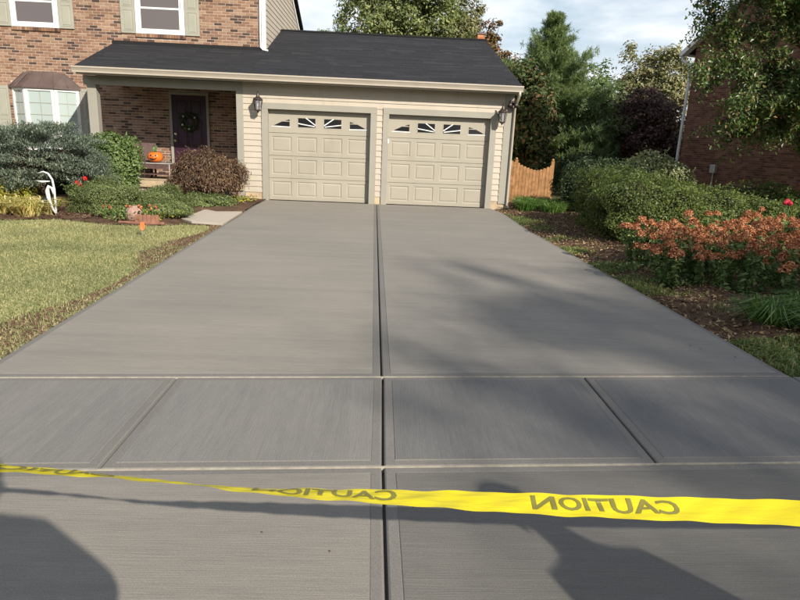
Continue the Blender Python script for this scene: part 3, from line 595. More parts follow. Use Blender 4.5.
lantern((-.185, -.01, 2.20), 'dark lantern on the beige siding beside the porch pilaster'); lantern((5.535, -.01, 2.165), 'dark lantern on the beige siding beside the garage corner with the downspout')
fl = empty('flood_light', (5.76, -.03, 2.50), 0, 'dark bronze motion flood light under the garage eave corner', 'flood light')
MB().box(-.05, .05, -.02, .01, -.06, .06).build('base', M['bronze'], fl, bevel=.004)
for sx in (-.05, .07): MB().tube([(sx*.3, -.02, .0), (sx, -.09, -.03), (sx*1.3, -.17, -.07)], [.03, .035, .055], 10).build('lamp_head', M['bronze'], fl, True)
box('sensor', M['bronze'], fl, -.03, .03, -.08, -.02, -.12, -.06, bevel=.006)

# porch things
def wreath():
    e = empty('door_wreath', (-2.40, WY-.075, 1.79), 0, 'leafy wreath with pale flowers hanging on the purple door', 'wreath'); rng = np.random.default_rng(8); n = 420
    a = rng.random(n)*6.28; rr = .19+rng.normal(size=n)*.045; P = np.stack([rr*np.cos(a), rng.normal(size=n)*.02, rr*np.sin(a)], -1)
    leaves('foliage', LM['box'], e, P, np.stack([np.cos(a)*.4, -np.ones(n), np.sin(a)*.4], -1)+rng.normal(size=(n, 3))*.5, .075*(.6+.6*rng.random(n)), rng, .4)
    mb = MB()
    for k, an in enumerate((4.7, 2.4, .6, 3.6)): mb.ball((.19*math.cos(an), -.03, .19*math.sin(an)), .026, 8, 6)
    mb.build('blossom', paint('wreath_bloom', (.5, .48, .42), .7), e, True); MB().tube([(.19*math.cos(i*.2618), 0, .19*math.sin(i*.2618)) for i in range(25)], .02, 6).build('ring', M['bark'], e)
wreath()
def chair(loc, rz, label):
    e = empty('wicker_chair', loc, rz, label, 'chair')
    box('seat', M['wicker'], e, -.30, .30, -.30, .28, .34, .42, bevel=.02); MB().prism([(-.30, .24, .38), (-.30, .30, .38), (-.30, .38, .85), (-.30, .33, .86)], (.60, 0, 0)).build('backrest', M['wicker'], e, bevel=.015)
    for s in (-1, 1):
        box('armrest', M['wicker'], e, s*.30-.035, s*.30+.035, -.30, .30, .56, .60, bevel=.012); box('side_panel', M['wicker'], e, s*.30-.02, s*.30+.02, -.26, .26, .42, .56)
        for y in (-.26, .24): box('leg', M['wicker'], e, s*.27-.025, s*.27+.025, y-.025, y+.025, 0, .34)
    box('front_skirt', M['wicker'], e, -.27, .27, -.29, -.27, .2, .34)
    return e
chair((-3.50, 1.30, .345), .15, 'dark brown wicker chair against the porch brick wall')
tb = empty('porch_table', (-3.0, .92, .345), 0, 'small brown wicker side table with pale top and metal legs on the porch', 'table')
box('table_top', paint('table_tile', (.30, .28, .25), .4), tb, -.42, .42, -.24, .24, .37, .395, bevel=.006); box('apron', M['wicker'], tb, -.40, .40, -.22, .22, .25, .37); box('shelf', M['wicker'], tb, -.36, .36, -.2, .2, .10, .125)
for sx in (-.39, .39):
    for sy in (-.21, .21): MB().tube([(sx, sy, 0), (sx, sy, .37)], .015, 8).build('leg', M['steel'], tb)
jk = empty('jack_o_lantern', (-3.0, .88, .745), 0, 'orange jack-o-lantern with carved grin and green stalk on the porch table', 'pumpkin')
V = []; n = 40; m = 14; mbp = MB()
for i in range(m+1):
    th = math.pi*i/m
    for k in range(n):
        a = 2*math.pi*k/n; r = .185*math.sin(th)**.8*(1-.055*abs(math.cos(a*5))**.5*1.0+.03); V.append((r*math.cos(a), r*math.sin(a), .135-.135*math.cos(th)*(1-.10*(math.sin(th) < .3))))
mbp.add(V, [(i*n+k, i*n+(k+1) % n, (i+1)*n+(k+1) % n, (i+1)*n+k) for i in range(m) for k in range(n)]).build('shell', M['pumpkin'], jk, True)
def onp(x, z): return (x, -math.sqrt(max(.0, .188**2-x*x))*(.93 if z < .09 or z > .2 else 1.0)-.004, z)
for nm, pts in (('eye', [(-.085, .165), (-.035, .165), (-.058, .205)]), ('eye', [(.035, .165), (.085, .165), (.062, .205)]), ('nose', [(-.018, .135), (.018, .135), (0, .16)]), ('mouth', [(-.10, .12), (-.06, .085), (0, .065), (.06, .085), (.10, .12), (.055, .108), (.03, .092), (.012, .105), (-.02, .098), (-.055, .11)])):
    MB().prism([onp(*p) for p in pts], (0, .02, 0)).build(nm, M['black'], jk)
MB().tube([(0, 0, .26), (0, 0, .31), (.02, 0, .36), (.05, .01, .40)], [.035, .028, .024, .03], 8).build('stalk', M['stalk'], jk, True)
rng = np.random.default_rng(2); leaves('leaf', LM['vib'], jk, np.array([0, 0, .33])+rng.normal(size=(16, 3))*.035, rng.normal(size=(16, 3))+(0, -1, .5), .09, rng, .8)
sn = empty('shoe_pair', (-2.42, .75, .345), 0, 'pale pair of garden shoes beside the porch table', 'shoes')
for sx in (0, .11): MB().ball((sx, 0, .045), (.045, .12, .045), 10, 6).ball((sx, .06, .075), (.038, .05, .05), 10, 6).build('shoe', M['white_dirty'], sn, True)

# ================================================================== NEIGHBOUR HOUSE
NO = np.array((13.57, 7.36, 0)); nu = np.array((.267, -.9637, 0)); nn_ = np.array((-.9637, -.267, 0)); NW = 7.6
NB = empty('neighbor_house', NO, 0, 'dark red brick gabled house in shade behind the right hedge', 'house')
def npnt(u, d, z): return nu*u+nn_*d+np.array((0, 0, z))
nz_top = lambda u: 5.15+.63*min(u, NW-u)
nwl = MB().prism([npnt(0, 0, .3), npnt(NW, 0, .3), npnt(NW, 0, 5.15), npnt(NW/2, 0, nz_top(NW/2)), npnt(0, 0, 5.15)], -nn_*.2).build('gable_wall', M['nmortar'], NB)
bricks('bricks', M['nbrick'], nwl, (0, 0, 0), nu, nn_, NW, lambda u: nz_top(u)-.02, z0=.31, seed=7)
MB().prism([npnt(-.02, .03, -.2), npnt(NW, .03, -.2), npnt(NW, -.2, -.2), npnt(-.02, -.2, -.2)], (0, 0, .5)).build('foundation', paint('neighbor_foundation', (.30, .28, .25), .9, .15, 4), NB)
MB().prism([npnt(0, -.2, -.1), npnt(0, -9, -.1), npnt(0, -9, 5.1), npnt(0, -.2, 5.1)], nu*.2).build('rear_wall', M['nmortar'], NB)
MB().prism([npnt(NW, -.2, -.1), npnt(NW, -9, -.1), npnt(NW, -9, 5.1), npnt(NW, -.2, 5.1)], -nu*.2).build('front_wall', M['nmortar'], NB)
h = nz_top(NW/2)
MB().prism([npnt(-.42, .22, 4.9), npnt(NW/2, .22, h+.02), npnt(NW+.42, .22, 4.9), npnt(NW+.42, .22, 5.02), npnt(NW/2, .22, h+.16), npnt(-.42, .22, 5.02)], -nn_*9.4).build('roof', M['shingle'], NB)
MB().prism([npnt(-.42, .225, 4.82), npnt(NW/2, .225, h-.10), npnt(NW+.42, .225, 4.82), npnt(NW+.42, .225, 5.0), npnt(NW/2, .225, h+.12), npnt(-.42, .225, 5.0)], nn_*.03).build('rake_board', M['white'], NB)
MB().prism([npnt(-.36, .03, 4.88), npnt(-.36, .20, 4.88), npnt(NW/2, .20, h-.04), npnt(NW/2, .03, h-.04)], (0, 0, -.02)).build('soffit', M['white'], NB)
MB().prism([npnt(-.40, .22, 4.86), npnt(-.55, .22, 4.86), npnt(-.55, .22, 5.0), npnt(-.40, .22, 5.0)], -nn_*9.4).build('gutter', M['white'], NB)
MB().tube([npnt(-.47, .12, 4.86), npnt(-.47, .12, 4.72), npnt(-.06, .07, 4.50), npnt(-.06, .07, 4.3), npnt(-.06, .07, .2), npnt(-.06, .16, .02)], .05, 8).build('downspout', M['white_dirty'], NB, True)
MB().prism([npnt(1.62, .01, .9), npnt(1.84, .01, .9), npnt(1.84, .13, .9), npnt(1.62, .13, .9)], (0, 0, .28)).build('meter_box', M['steel'], NB, bevel=.01)
MB().tube([npnt(1.73, .05, .9), npnt(1.73, .05, .25)], .02, 7).build('conduit', M['steel'], NB)
vw = MB().prism([npnt(.75, .035, .05), npnt(1.55, .035, .05), npnt(1.55, .05, .05), npnt(.75, .05, .05)], (0, 0, .2)).build('basement_window', M['glass_dark'], NB)
MB().prism([npnt(.70, .032, .0), npnt(1.60, .032, .0), npnt(1.60, .044, .0), npnt(.70, .044, .0)], (0, 0, .27)).build('frame', M['steel'], vw)

# ================================================================== FENCE
FY = 1.5
fe = empty('picket_fence', (6.9, FY, 0), 0, 'low cedar fence panel with scooped top between garage and shrubs', 'fence')
fx0, fx1 = -1.0, .42; k = 0; x = fx0
while x < fx1-.03:
    u = (x-(-.55))/(fx1+.55); t = 1.10-.17*math.sin(math.pi*u)**.8 if u > 0 else 1.10+.10*min(1, -u*2.2); t += .010*math.sin(k*7.3)
    MB().prism([(x, -.012+.003*(k % 2), .0), (x+.083, -.012+.003*(k % 2), .0), (x+.083, -.012+.003*(k % 2), t-.02), (x+.062, -.012+.003*(k % 2), t), (x+.021, -.012+.003*(k % 2), t), (x, -.012+.003*(k % 2), t-.02)], (0, .02, 0)).build('picket', M['fence'], fe); x += .09; k += 1
for z in (.2, .72): box('rail', M['fence'], fe, fx0, fx1, .012, .05, z, z+.08)
for px_ in (-.55, fx1+.02):
    p = MB().box(px_-.042, px_+.042, .052, .13, -.1, 1.16).build('post', M['fence'], fe, bevel=.006); MB().ball((px_, .09, 1.19), .038, 8, 6).build('finial', M['fence'], p, True)

# ================================================================== TREES BEHIND
def pine(name, label, base, height, rad, seed, lv=30, mat='pine'):
    rng = np.random.default_rng(seed); e = empty(name, base, 0, label, 'tree'); mb = MB(); mb.tube([(0, 0, -.1), (.05, 0, height*.5), (0, .05, height)], [.20, .12, .02], 9); P = []; D = []
    for i in range(lv):
        f = .04+.94*i/(lv-1); z = height*f; L = rad*(1-f)**.95*(.5+.65*rng.random()) if f > .12 else rad*.8
        L = max(L, .14); nb = 5+int(4*(1-f))
        for b in range(nb):
            a = rng.random()*6.28; l = L*(.65+.5*rng.random()); ri = .28+.75*f*f; s = np.array((0, 0, z)); d = np.array((math.cos(a), math.sin(a), 0))
            pts = [s+d*l*t+np.array((0, 0, l*ri*(t**1.3)-.10*l*math.sin(t*3.1))) for t in (0, .35, .7, 1.)]
            mb.tube(pts, [.03, .022, .014, .005], 5)
            n = int(10+l*22); t = rng.random(n)**.6; c = np.array([np.interp(t, (0, .35, .7, 1), [p[j] for p in pts]) for j in range(3)]).T
            c += rng.normal(size=(n, 3))*np.array((.16, .16, .10))*(.5+.25*l)*(.4+.6*t[:, None])
            for q in range(16):
                P.append(c+rng.normal(size=(n, 3))*.03); D.append(d*.7+np.array((0, 0, .55))+rng.normal(size=(n, 3))*.75)
    mb.build('trunk', M['bark'], e, True); P = np.concatenate(P); D = np.concatenate(D); n = len(P)
    blades('needles', LM[mat], e, P, D, .22*(.7+.6*rng.random(n)), .020, rng, .15); return e
pine('pine_tree', 'tall soft-needled pine behind the cedar fence', (9.45, 11.0, 0), 6.6, 4.3, 11, 44)
tree('pine_shrub', 'mid green bushy evergreen spreading below the tall pine', 'tree', (11.3, 10.4, 0), (11.3, 10.4, 3.2), (11.2, 10.3, 2.2), (1.6, 1.2, 1.9), 300, 90, .3, .12, LM['pine'], 12, .1, wid=.3)
tree('cottonwood_tree', 'broad olive-green tree rising behind the garage ridge', 'tree', (3.8, 20, 0), (3.6, 20, 8.5), (3.6, 20, 7.6), (3.4, 2.4, 3.6), 420, 75, .5, .17, LM['cotton'], 13, .3, lump=.25)
tree('slim_poplar', 'feathery yellow-green tree beside the broad one above the garage ridge', 'tree', (6.9, 21, 0), (7.0, 21, 8.4), (6.9, 21, 6.9), (1.15, 1.1, 2.3), 150, 70, .42, .16, LM['olive'], 14, .2)
tree('browning_tree', 'rust-brown leaved tree above the right end of the garage ridge', 'tree', (8.1, 18, 0), (8.1, 18, 6.6), (8.0, 18, 5.6), (1.15, 1.1, 1.75), 130, 60, .34, .15, LM['brown'], 15, .16)
tree('garden_sapling', 'small dark green treetop peeking over the roof beside the siding gable', 'tree', (-.25, 17, 0), (-.25, 17, 6.2), (-.2, 17, 5.9), (.8, .8, .75), 60, 60, .28, .13, LM['green'], 16, .1)
tree('magnolia_tree', 'glossy dark tree with brown leaf undersides against the garage corner', 'tree', (7.7, 6.0, 0), (7.6, 6.0, 3.2), (7.5, 6.0, 2.15), (1.0, 1.0, 1.75), 190, 70, .3, .15, LM['magn'], 17, .12)
tree('leafy_tree', 'light green broadleaf tree between the pine and the purple plum', 'tree', (13.6, 17.5, 0), (13.6, 17.5, 4.5), (13.5, 17.5, 3.2), (2.3, 1.8, 1.9), 260, 80, .42, .15, LM['green'], 18, .2)
tree('maple_sapling', 'loose green tree rising behind the pine shoulder', 'tree', (11.9, 14, 0), (11.9, 14, 4.3), (11.8, 14, 3.0), (1.5, 1.2, 1.55), 170, 75, .36, .14, LM['vib'], 19, .14)
tree('plum_tree', 'dark purple-leaved plum tree beside the neighbor downspout', 'tree', (13.5, 10.2, 0), (13.4, 10.2, 3.4), (13.35, 10.2, 2.15), (1.75, 1.5, 1.75), 300, 85, .38, .12, LM['plum'], 20, .16)
tree('ash_tree', 'pale olive tree showing above the purple plum', 'tree', (16.6, 17, 0), (16.6, 17, 6.0), (16.4, 17, 4.4), (2.0, 1.6, 2.1), 240, 75, .42, .15, LM['olive'], 21, .2)
for i, (x, y, rx_, rz_, mt, lb) in enumerate(((-5, 30, 6, 4.6, 'green', 'far green tree behind the tan house'), (20, 30, 5, 3.2, 'green', 'far green tree behind the neighbor house'), (14, 34, 6, 3.0, 'cotton', 'far olive tree beyond the back gardens'))):
    tree('far_tree', lb, 'tree', (x, y, 0), (x, y, rz_), (x, y, rz_*.75), (rx_, 2, rz_*.7), 260, 50, .8, .3, LM[mt], 40+i, .25)
for i in range(9):     # distant row closing the garden view
    x = 6.5+i*1.9; tree('boundary_shrub', 'dark leafy shrub in the boundary row behind the gardens', 'shrub', (x, 23+(i % 3)*.7, 0), (x, 23+(i % 3)*.7, 1.6), (x, 23+(i % 3)*.7, 1.3), (1.3, .9, 1.4), 70, 55, .4, .17, LM['green'], 60+i, .08, group='boundary shrubs')
# overhanging tree in front of the neighbour wall
def overhang():
    rng = np.random.default_rng(31); b = np.array((13.75, .35, 0)); e = empty('overhanging_tree', b, 0, 'leafy tree with drooping branches in front of the shaded brick wall', 'tree'); mb = MB()
    mb.tube([(0, 0, -.1), (.0, 0, .7), (-.14, .05, 1.4), (-.42, .0, 2.2), (-.30, .1, 3.6), (.1, .1, 6.0)], [.10, .08, .075, .07, .055, .03], 10)
    P = []; Nn = []
    spec = [(-.4, 2.4, -2.2, .2, 2.15), (-.3, 2.8, -2.7, -.3, 2.7), (-.3, 3.2, -3.0, .2, 3.7), (-.25, 3.6, -3.1, .3, 4.7), (-.1, 4, -2.4, -.4, 5.4), (0, 4.5, -1.6, .4, 6.0), (-.2, 2.4, .9, -.2, 1.9), (-.2, 2.8, 1.4, .1, 2.9), (0, 3.8, 1.3, -.3, 4.4), (.1, 5, .8, 0, 6.0), (-.2, 2.8, -1.0, -1.0, 2.9), (-.1, 3.4, -.9, -1.3, 3.8), (0, 4, .1, -1.2, 4.8), (.1, 4.4, -1.1, -.9, 5.5), (-.3, 2.0, .35, -.7, 1.35), (0, 4.4, -3.3, -.1, 5.5), (-.1, 3.4, .2, .7, 3.8), (-.1, 3.0, -1.5, .6, 3.4), (0, 4.4, -1.0, .7, 5.0), (-.4, 2.3, .5, .1, 1.6), (-.2, 3.0, .3, -.9, 3.0)]
    for (sx_, sz_, ex, ey, ez) in spec:
        s = np.array((sx_, 0, sz_)); t = np.array((ex, ey, ez)); m = (s+t)/2+np.array((0, 0, .45)); mb.tube([s, m, t], [.035, .022, .006], 6)
        for q_ in range(17):                                   # leafy sprays, gaps between them
            f = .22+.9*rng.random(); c0 = s*(1-f)**2+2*f*(1-f)*m+t*f*f if f <= 1 else t+(t-m)*(f-1); c0 = c0+rng.normal(size=3)*np.array((.24, .24, .2))
            for j in range(10):
                c = c0+rng.normal(size=3)*.13; q = c+rng.normal(size=3)*.12+np.array((.14*np.sign(ex), 0, -.24)); mb.tube([c, q], [.005, .002], 4, False)
                n = 15; tt = rng.random(n)[:, None]; P.append(c*(1-tt)+q*tt+rng.normal(size=(n, 3))*.07); Nn.append(rng.normal(size=(n, 3))*.55+np.array((.1, -.55, .8)))
    P = np.concatenate(P); Nn = np.concatenate(Nn); T = rng.normal(size=(len(P), 3))*.6+np.array((0, -.1, -.8))
    mb.build('trunk', M['bark'], e, True); leaves('crown', LM['over'], e, P, Nn, .105*(.65+.7*rng.random(len(P))), rng, .52, .12, T)
overhang()
# street tree behind the viewer that shades the right-hand bed
tree('street_tree', 'tall street tree across the road shading the flower bed', 'tree', (26.4, -39.4, 0), (26.4, -39.4, 19), (26.4, -39.4, 20), (3.0, 3.0, 1.9), 95, 60, .75, .28, LM['green'], 23, .3)
for i, (x, y, hgt, r) in enumerate(((-26, -40, 9.5, 5.5), (-15, -43, 8.5, 5.5), (-5, -40, 9.5, 5.2), (5, -44, 9, 5.5), (15, -41, 8.5, 5), (26, -44, 9, 5.5), (37, -41, 9, 5.5))):  # unseen row added to block low sky light reaching the porch
    tree('sky_screen_tree', 'broad unseen tree added across the road to block low sky', 'tree', (x, y, 0), (x, y, hgt*.8), (x, y, hgt*.52), (r, 3, hgt*.5), 230, 34, 1.0, .45, LM['green'], 500+i, .3, group='trees added to block low sky')

# ================================================================== SHRUBS
def mound(name, label, cat, c, radii, n, leaf, mat, seed, depth=.22, lump=.10, wid=.55, zmin=-.02, power=2.6, group=None, core=True, normal_j=.55, fr=4.):
    """dense shrub: leaves in a shell round a twiggy core; power>2 squares it off like clipped growth"""
    rng = np.random.default_rng(seed); e = empty(name, (c[0], c[1], 0), 0, label, cat, group); lf = lumpf(rng, lump, 6, fr); R = np.array(radii, float); zc = c[2]
    def surf(d):
        k = (np.abs(d)**power).sum(-1)**(-1/power); return d*k[:, None]*lf(d)[:, None]
    d = dirs(int(n*1.6), rng); s = surf(d); keep = (s[:, 2]*R[2]+zc) > .03; d, s = d[keep][:n], s[keep][:n]
    P = s*R*(1-depth*rng.random((len(s), 1))**1.5)+np.array((0, 0, zc)); Nn = d+rng.normal(size=d.shape)*normal_j+np.array((0, 0, .25))
    ns_ = int(len(s)*.006); ii = rng.choice(len(s), ns_); q = (s[ii]*R+np.array((0, 0, zc)))[None]+unit(d[ii]+rng.normal(size=(ns_, 3))*.4+np.array((0, 0, .5)))[None]*(np.arange(1, 4)*leaf*.6)[:, None, None]; q = q.reshape(-1, 3)
    P = np.concatenate([P, q]); Nn = np.concatenate([Nn, rng.normal(size=q.shape)+np.array((0, 0, .5))])
    leaves('foliage', LM[mat], e, P, Nn, leaf*(.6+.8*rng.random(len(P))), rng, wid)
    if core:
        mb = MB(); V = []; nn = 20; mm = 12
        for i in range(mm+1):
            th = math.pi*i/mm
            for k in range(nn):
                a = 6.2832*k/nn; V.append((math.sin(th)*math.cos(a), math.sin(th)*math.sin(a), math.cos(th)))
        V = surf(np.array(V))*R*(1-depth*1.02)+np.array((0, 0, zc)); V[:, 2] = np.maximum(V[:, 2], -.03)
        mb.add(V, [(i*nn+k, (i+1)*nn+k, (i+1)*nn+(k+1) % nn, i*nn+(k+1) % nn) for i in range(mm) for k in range(nn)]).build('twigs', M['twig'], e, True)
    else: MB().tube([(0, 0, -.05), (.02, 0, zc)], [.04, .02], 6).build('stem', M['bark'], e)
    return e
mound('clipped_hedge', 'squared clipped hedge shrub nearest the sedums beside the driveway bed', 'hedge', (7.22, -4.75, .52), (.80, .78, .54), 24000, .04, 'yew', 101, .2, .11, power=4, fr=6.)
mound('clipped_hedge', 'squared clipped hedge shrub between the near one and the round dark shrub', 'hedge', (7.45, -3.05, .56), (.78, .80, .58), 20000, .04, 'yew', 113, .2, .11, power=4, fr=6.)
mound('clipped_hedge', 'clipped hedge shrub joined behind the near squared one', 'hedge', (8.65, -3.9, .44), (.72, .75, .48), 15000, .045, 'yew', 102, .2, .11, power=3.4)
mound('clipped_mound', 'long oval clipped shrub in front of the brick wall', 'shrub', (9.95, -3.2, .30), (.85, .65, .44), 14000, .05, 'yew', 103, .18, .08)
mound('dark_shrub', 'round dark glossy shrub beside the end of the cedar fence', 'shrub', (7.75, -.3, .62), (.66, .66, .62), 10000, .06, 'box', 104, .2, .12)
mound('tall_shrub', 'grey-green loose shrub behind the round dark one', 'shrub', (8.75, 1.0, .60), (.8, .7, .60), 9000, .07, 'box', 105, .3, .18)
mound('pale_shrub', 'pale silvery leaved shrub left of the neighbor downspout', 'shrub', (10.35, 2.0, .66), (1.0, .8, .70), 10000, .085, 'pale', 106, .3, .18)
mound('back_shrub', 'dark leafy shrub filling the gap under the pine', 'shrub', (9.9, 5.8, .5), (1.4, .9, .75), 8000, .09, 'box', 107, .3, .2)
mound('low_shrub', 'low dark shrub under the neighbor wall beside the pink flowers', 'shrub', (11.7, -3.3, .25), (.75, .5, .32), 4000, .07, 'box', 108, .3, .2)
mound('low_shrub', 'low loose green shrub against the neighbor wall foundation', 'shrub', (12.9, 1.2, .3), (1.3, .5, .42), 5000, .075, 'over', 109, .35, .25)
# unseen tall shrubs added at right to shade the bed and hedge fronts
mound('shade_shrub', 'tall unseen shrub added to shade the sedum bed', 'shrub', (9.9, -9.2, .9), (.9, .9, 1.1), 7000, .09, 'green', 110, .35, .25, core=False)
mound('shade_shrub', 'tall unseen shrub nearest the sidewalk, added to shade the sedum bed', 'shrub', (9.9, -10.9, .9), (.9, .8, 1.1), 7000, .09, 'green', 111, .35, .25, core=False)
# left bed
def spruce():
    rng = np.random.default_rng(120); e = empty('globe_spruce', (-4.05, -2.6, 0), 0, 'wide blue-grey globe spruce on a bare trunk below the bay window', 'shrub'); mb = MB(); mb.tube([(0, 0, -.1), (.02, 0, .3), (0, .02, .8)], [.085, .07, .05], 9); P = []; D = []
    nc = 330; d = dirs(nc, rng); d[:, 2] = np.abs(d[:, 2])*1.25-.55; d = unit(d); lf = lumpf(rng, .12, 6, 3.5)
    C = d*(.62+.38*rng.random((nc, 1))**.5)*lf(d)[:, None]*np.array((1.30, 1.1, .76))+np.array((0, 0, .82))
    for i in rng.choice(nc, 60, replace=False): mb.tube([(0, 0, .55+.3*rng.random()), C[i]*.5+np.array((0, 0, .4)), C[i]], [.02, .014, .005], 5)
    h = d.copy(); h[:, 2] *= .35; h = unit(h)
    for q in range(270):
        t = rng.random((nc, 1)); P.append(C+h*(t-.5)*.32+rng.normal(size=(nc, 3))*np.array((.085, .085, .022))+np.array((0, 0, -.07))*(t-.3)**2); D.append(h*.8+rng.normal(size=(nc, 3))*.7+np.array((0, 0, .35)))
    P = np.concatenate(P); D = np.concatenate(D); n = len(P)
    mb.build('trunk', M['bark'], e, True); blades('needles', LM['spruce'], e, P, D, .055*(.7+.6*rng.random(n)), .012, rng, .05)
spruce()
mound('gap_shade_shrub', 'dark low shrub added as shade in the gap under the globe spruce', 'shrub', (-4.7, -.3, .35), (1.2, .6, .5), 7000, .06, 'box', 119, .3, .2)  # dark shrub added to stand in for the shade under the spruce
mound('round_shrub', 'round fresh green shrub in front of the porch post', 'shrub', (-3.32, -1.1, .72), (.62, .62, .72), 11000, .06, 'vib', 121, .22, .14)
mound('box_shrub', 'low dense green juniper mound beside the white garden ornament', 'shrub', (-2.3, -3.62, .20), (.52, .42, .36), 13000, .04, 'juni', 122, .25, .2, wid=.3)
mound('box_shrub', 'low dense green juniper mound below the porch slab and pumpkin', 'shrub', (-1.62, -3.0, .13), (.58, .45, .30), 12000, .04, 'juni', 123, .25, .22, wid=.3)
mound('box_shrub', 'dark green juniper behind the red roses', 'shrub', (-2.85, -2.8, .24), (.40, .4, .36), 6000, .045, 'juni', 124, .25, .22, wid=.3)
mound('ground_juniper', 'flat spreading juniper along the front path under the maple', 'ground cover', (-1.05, -1.75, .05), (.62, .38, .17), 7000, .05, 'juni', 125, .4, .25, wid=.3)
mound('ground_juniper', 'flat spreading juniper at the lawn end of the front path', 'ground cover', (-1.28, -3.75, .05), (.48, .40, .19), 6000, .05, 'juni', 126, .4, .25, wid=.3)
mound('gold_shrub', 'yellow-gold leaved shrub under the globe spruce', 'shrub', (-4.35, -3.35, .3), (.5, .36, .32), 5000, .05, 'gold', 127, .3, .2)
def jmaple():
    rng = np.random.default_rng(130); e = empty('japanese_maple', (-1.25, -.75, 0), 0, 'dome of reddish-brown weeping Japanese maple before the front door', 'tree'); mb = MB(); mb.tube([(0, 0, -.1), (.05, 0, .25), (-.03, .02, .55), (0, 0, .85)], [.055, .05, .045, .02], 8)
    nc = 430; d = dirs(nc, rng); d[:, 2] = np.abs(d[:, 2]); lf = lumpf(rng, .12); C = d*(.7+.3*rng.random((nc, 1)))*lf(d)[:, None]*np.array((.80, .70, .66))+np.array((0, 0, .47))
    for i in rng.choice(nc, 40, replace=False): mb.tube([(0, 0, .4+.3*rng.random()), C[i]*.55+np.array((0, 0, .38)), C[i]], [.018, .012, .004], 5)
    P = []; T = []
    for q in range(52):
        t = rng.random((nc, 1)); P.append(C+rng.normal(size=(nc, 3))*.06+np.array((0, 0, -.16))*t+d*np.array((.08, .08, 0))*t); T.append(d*.5+np.array((0, 0, -.9))+rng.normal(size=(nc, 3))*.5)
    P = np.concatenate(P); T = np.concatenate(T); n = len(P); mb.build('trunk', M['bark'], e, True)
    leaves('crown', LM['jmaple'], e, P, rng.normal(size=(n, 3))*.6+unit(P-np.array((0, 0, .3))), .07*(.6+.8*rng.random(n)), rng, .28, .1, T)
jmaple()
def clump(name, label, cat, c, n, L, W, mat, seed, spread=.12, out=.55, droop=.5, group=None):
    rng = np.random.default_rng(seed); e = empty(name, c, 0, label, cat, group); a = rng.random(n)*6.28; r = spread*np.sqrt(rng.random(n)); P = np.stack([r*np.cos(a), r*np.sin(a), -np.full(n, .02)], -1)
    b = a+rng.normal(size=n)*.5; o_ = out*(.3+.9*rng.random(n)); D = np.stack([np.cos(b)*o_, np.sin(b)*o_, np.ones(n)], -1)
    blades('leaf_blades', LM[mat], e, P, D, L*(.6+.6*rng.random(n)), W, rng, droop); return e
vs = [(-4.75, -4.05), (-4.35, -4.15), (-3.95, -4.05), (-3.6, -4.1), (-5.1, -3.8), (-3.75, -3.75), (-4.2, -3.75), (-3.42, -4.18), (-3.3, -3.9)]
for i, (x, y) in enumerate(vs): clump('variegated_liriope', 'yellow-striped grassy clump at the lawn edge under the spruce', 'plant', (x, y, 0), 230, .50, .022, 'vari', 140+i, .13, .65, .6, 'variegated clumps along the lawn')
def flowers(name, label, c, heads, mat, seed, h=.4, leafmat_='vib', sz=.035, npet=26, nleaf=90, spread=.15):
    rng = np.random.default_rng(seed); e = empty(name, c, 0, label, 'flowers', 'weeds in the right bed' if name == 'bed_weed' else None); mb = MB(); P = []; Nn = []; 
    for k in range(heads):
        p = np.array((rng.normal()*spread, rng.normal()*spread*.7, h*(.8+.35*rng.random()))); mb.tube([(p[0]*.4, p[1]*.4, -.02), p*np.array((.8, .8, .6)), p], .005, 5, False); dd = dirs(npet, rng); P.append(p+dd*sz*.6); Nn.append(dd)
    mb.build('stem', M['stalk'], e); tag(leaves('petals', LM[mat], e, np.concatenate(P), np.concatenate(Nn), sz, rng, .9), kind='stuff')
    q = np.stack([rng.normal(size=nleaf)*spread, rng.normal(size=nleaf)*spread*.8, h*.75*rng.random(nleaf)], -1); leaves('foliage', LM[leafmat_], e, q, rng.normal(size=(nleaf, 3))+(0, 0, .6), .06, rng, .6); return e
flowers('red_rose', 'red rose blooms beside the dark juniper', (-2.86, -3.35, 0), 3, 'red', 150, .56, sz=.055, spread=.12)
flowers('annual_flowers', 'mixed red and yellow annuals beside the pinkish rock', (-1.32, -4.12, 0), 10, 'flower', 151, .22, sz=.030, spread=.17, nleaf=160, leafmat_='gold')
flowers('annual_flowers', 'pale pink annuals left of the pinkish rock', (-1.85, -4.22, 0), 6, 'flower', 152, .22, sz=.028, spread=.16, nleaf=170)
flowers('hosta_flowers', 'yellow-green perennial beside the garage foundation corner', (-.48, -.75, 0), 3, 'flower', 153, .2, 'gold', .03, 14, 170, .14)
flowers('hosta_flowers', 'yellow-green perennial beside the Japanese maple skirt', (-.75, -1.25, 0), 3, 'flower', 154, .14, 'gold', .03, 14, 120, .14)
flowers('pink_phlox', 'bright pink flower spike beside the low shrub', (10.15, -4.1, 0), 4, 'pink', 155, .78, sz=.055, spread=.06, npet=40)
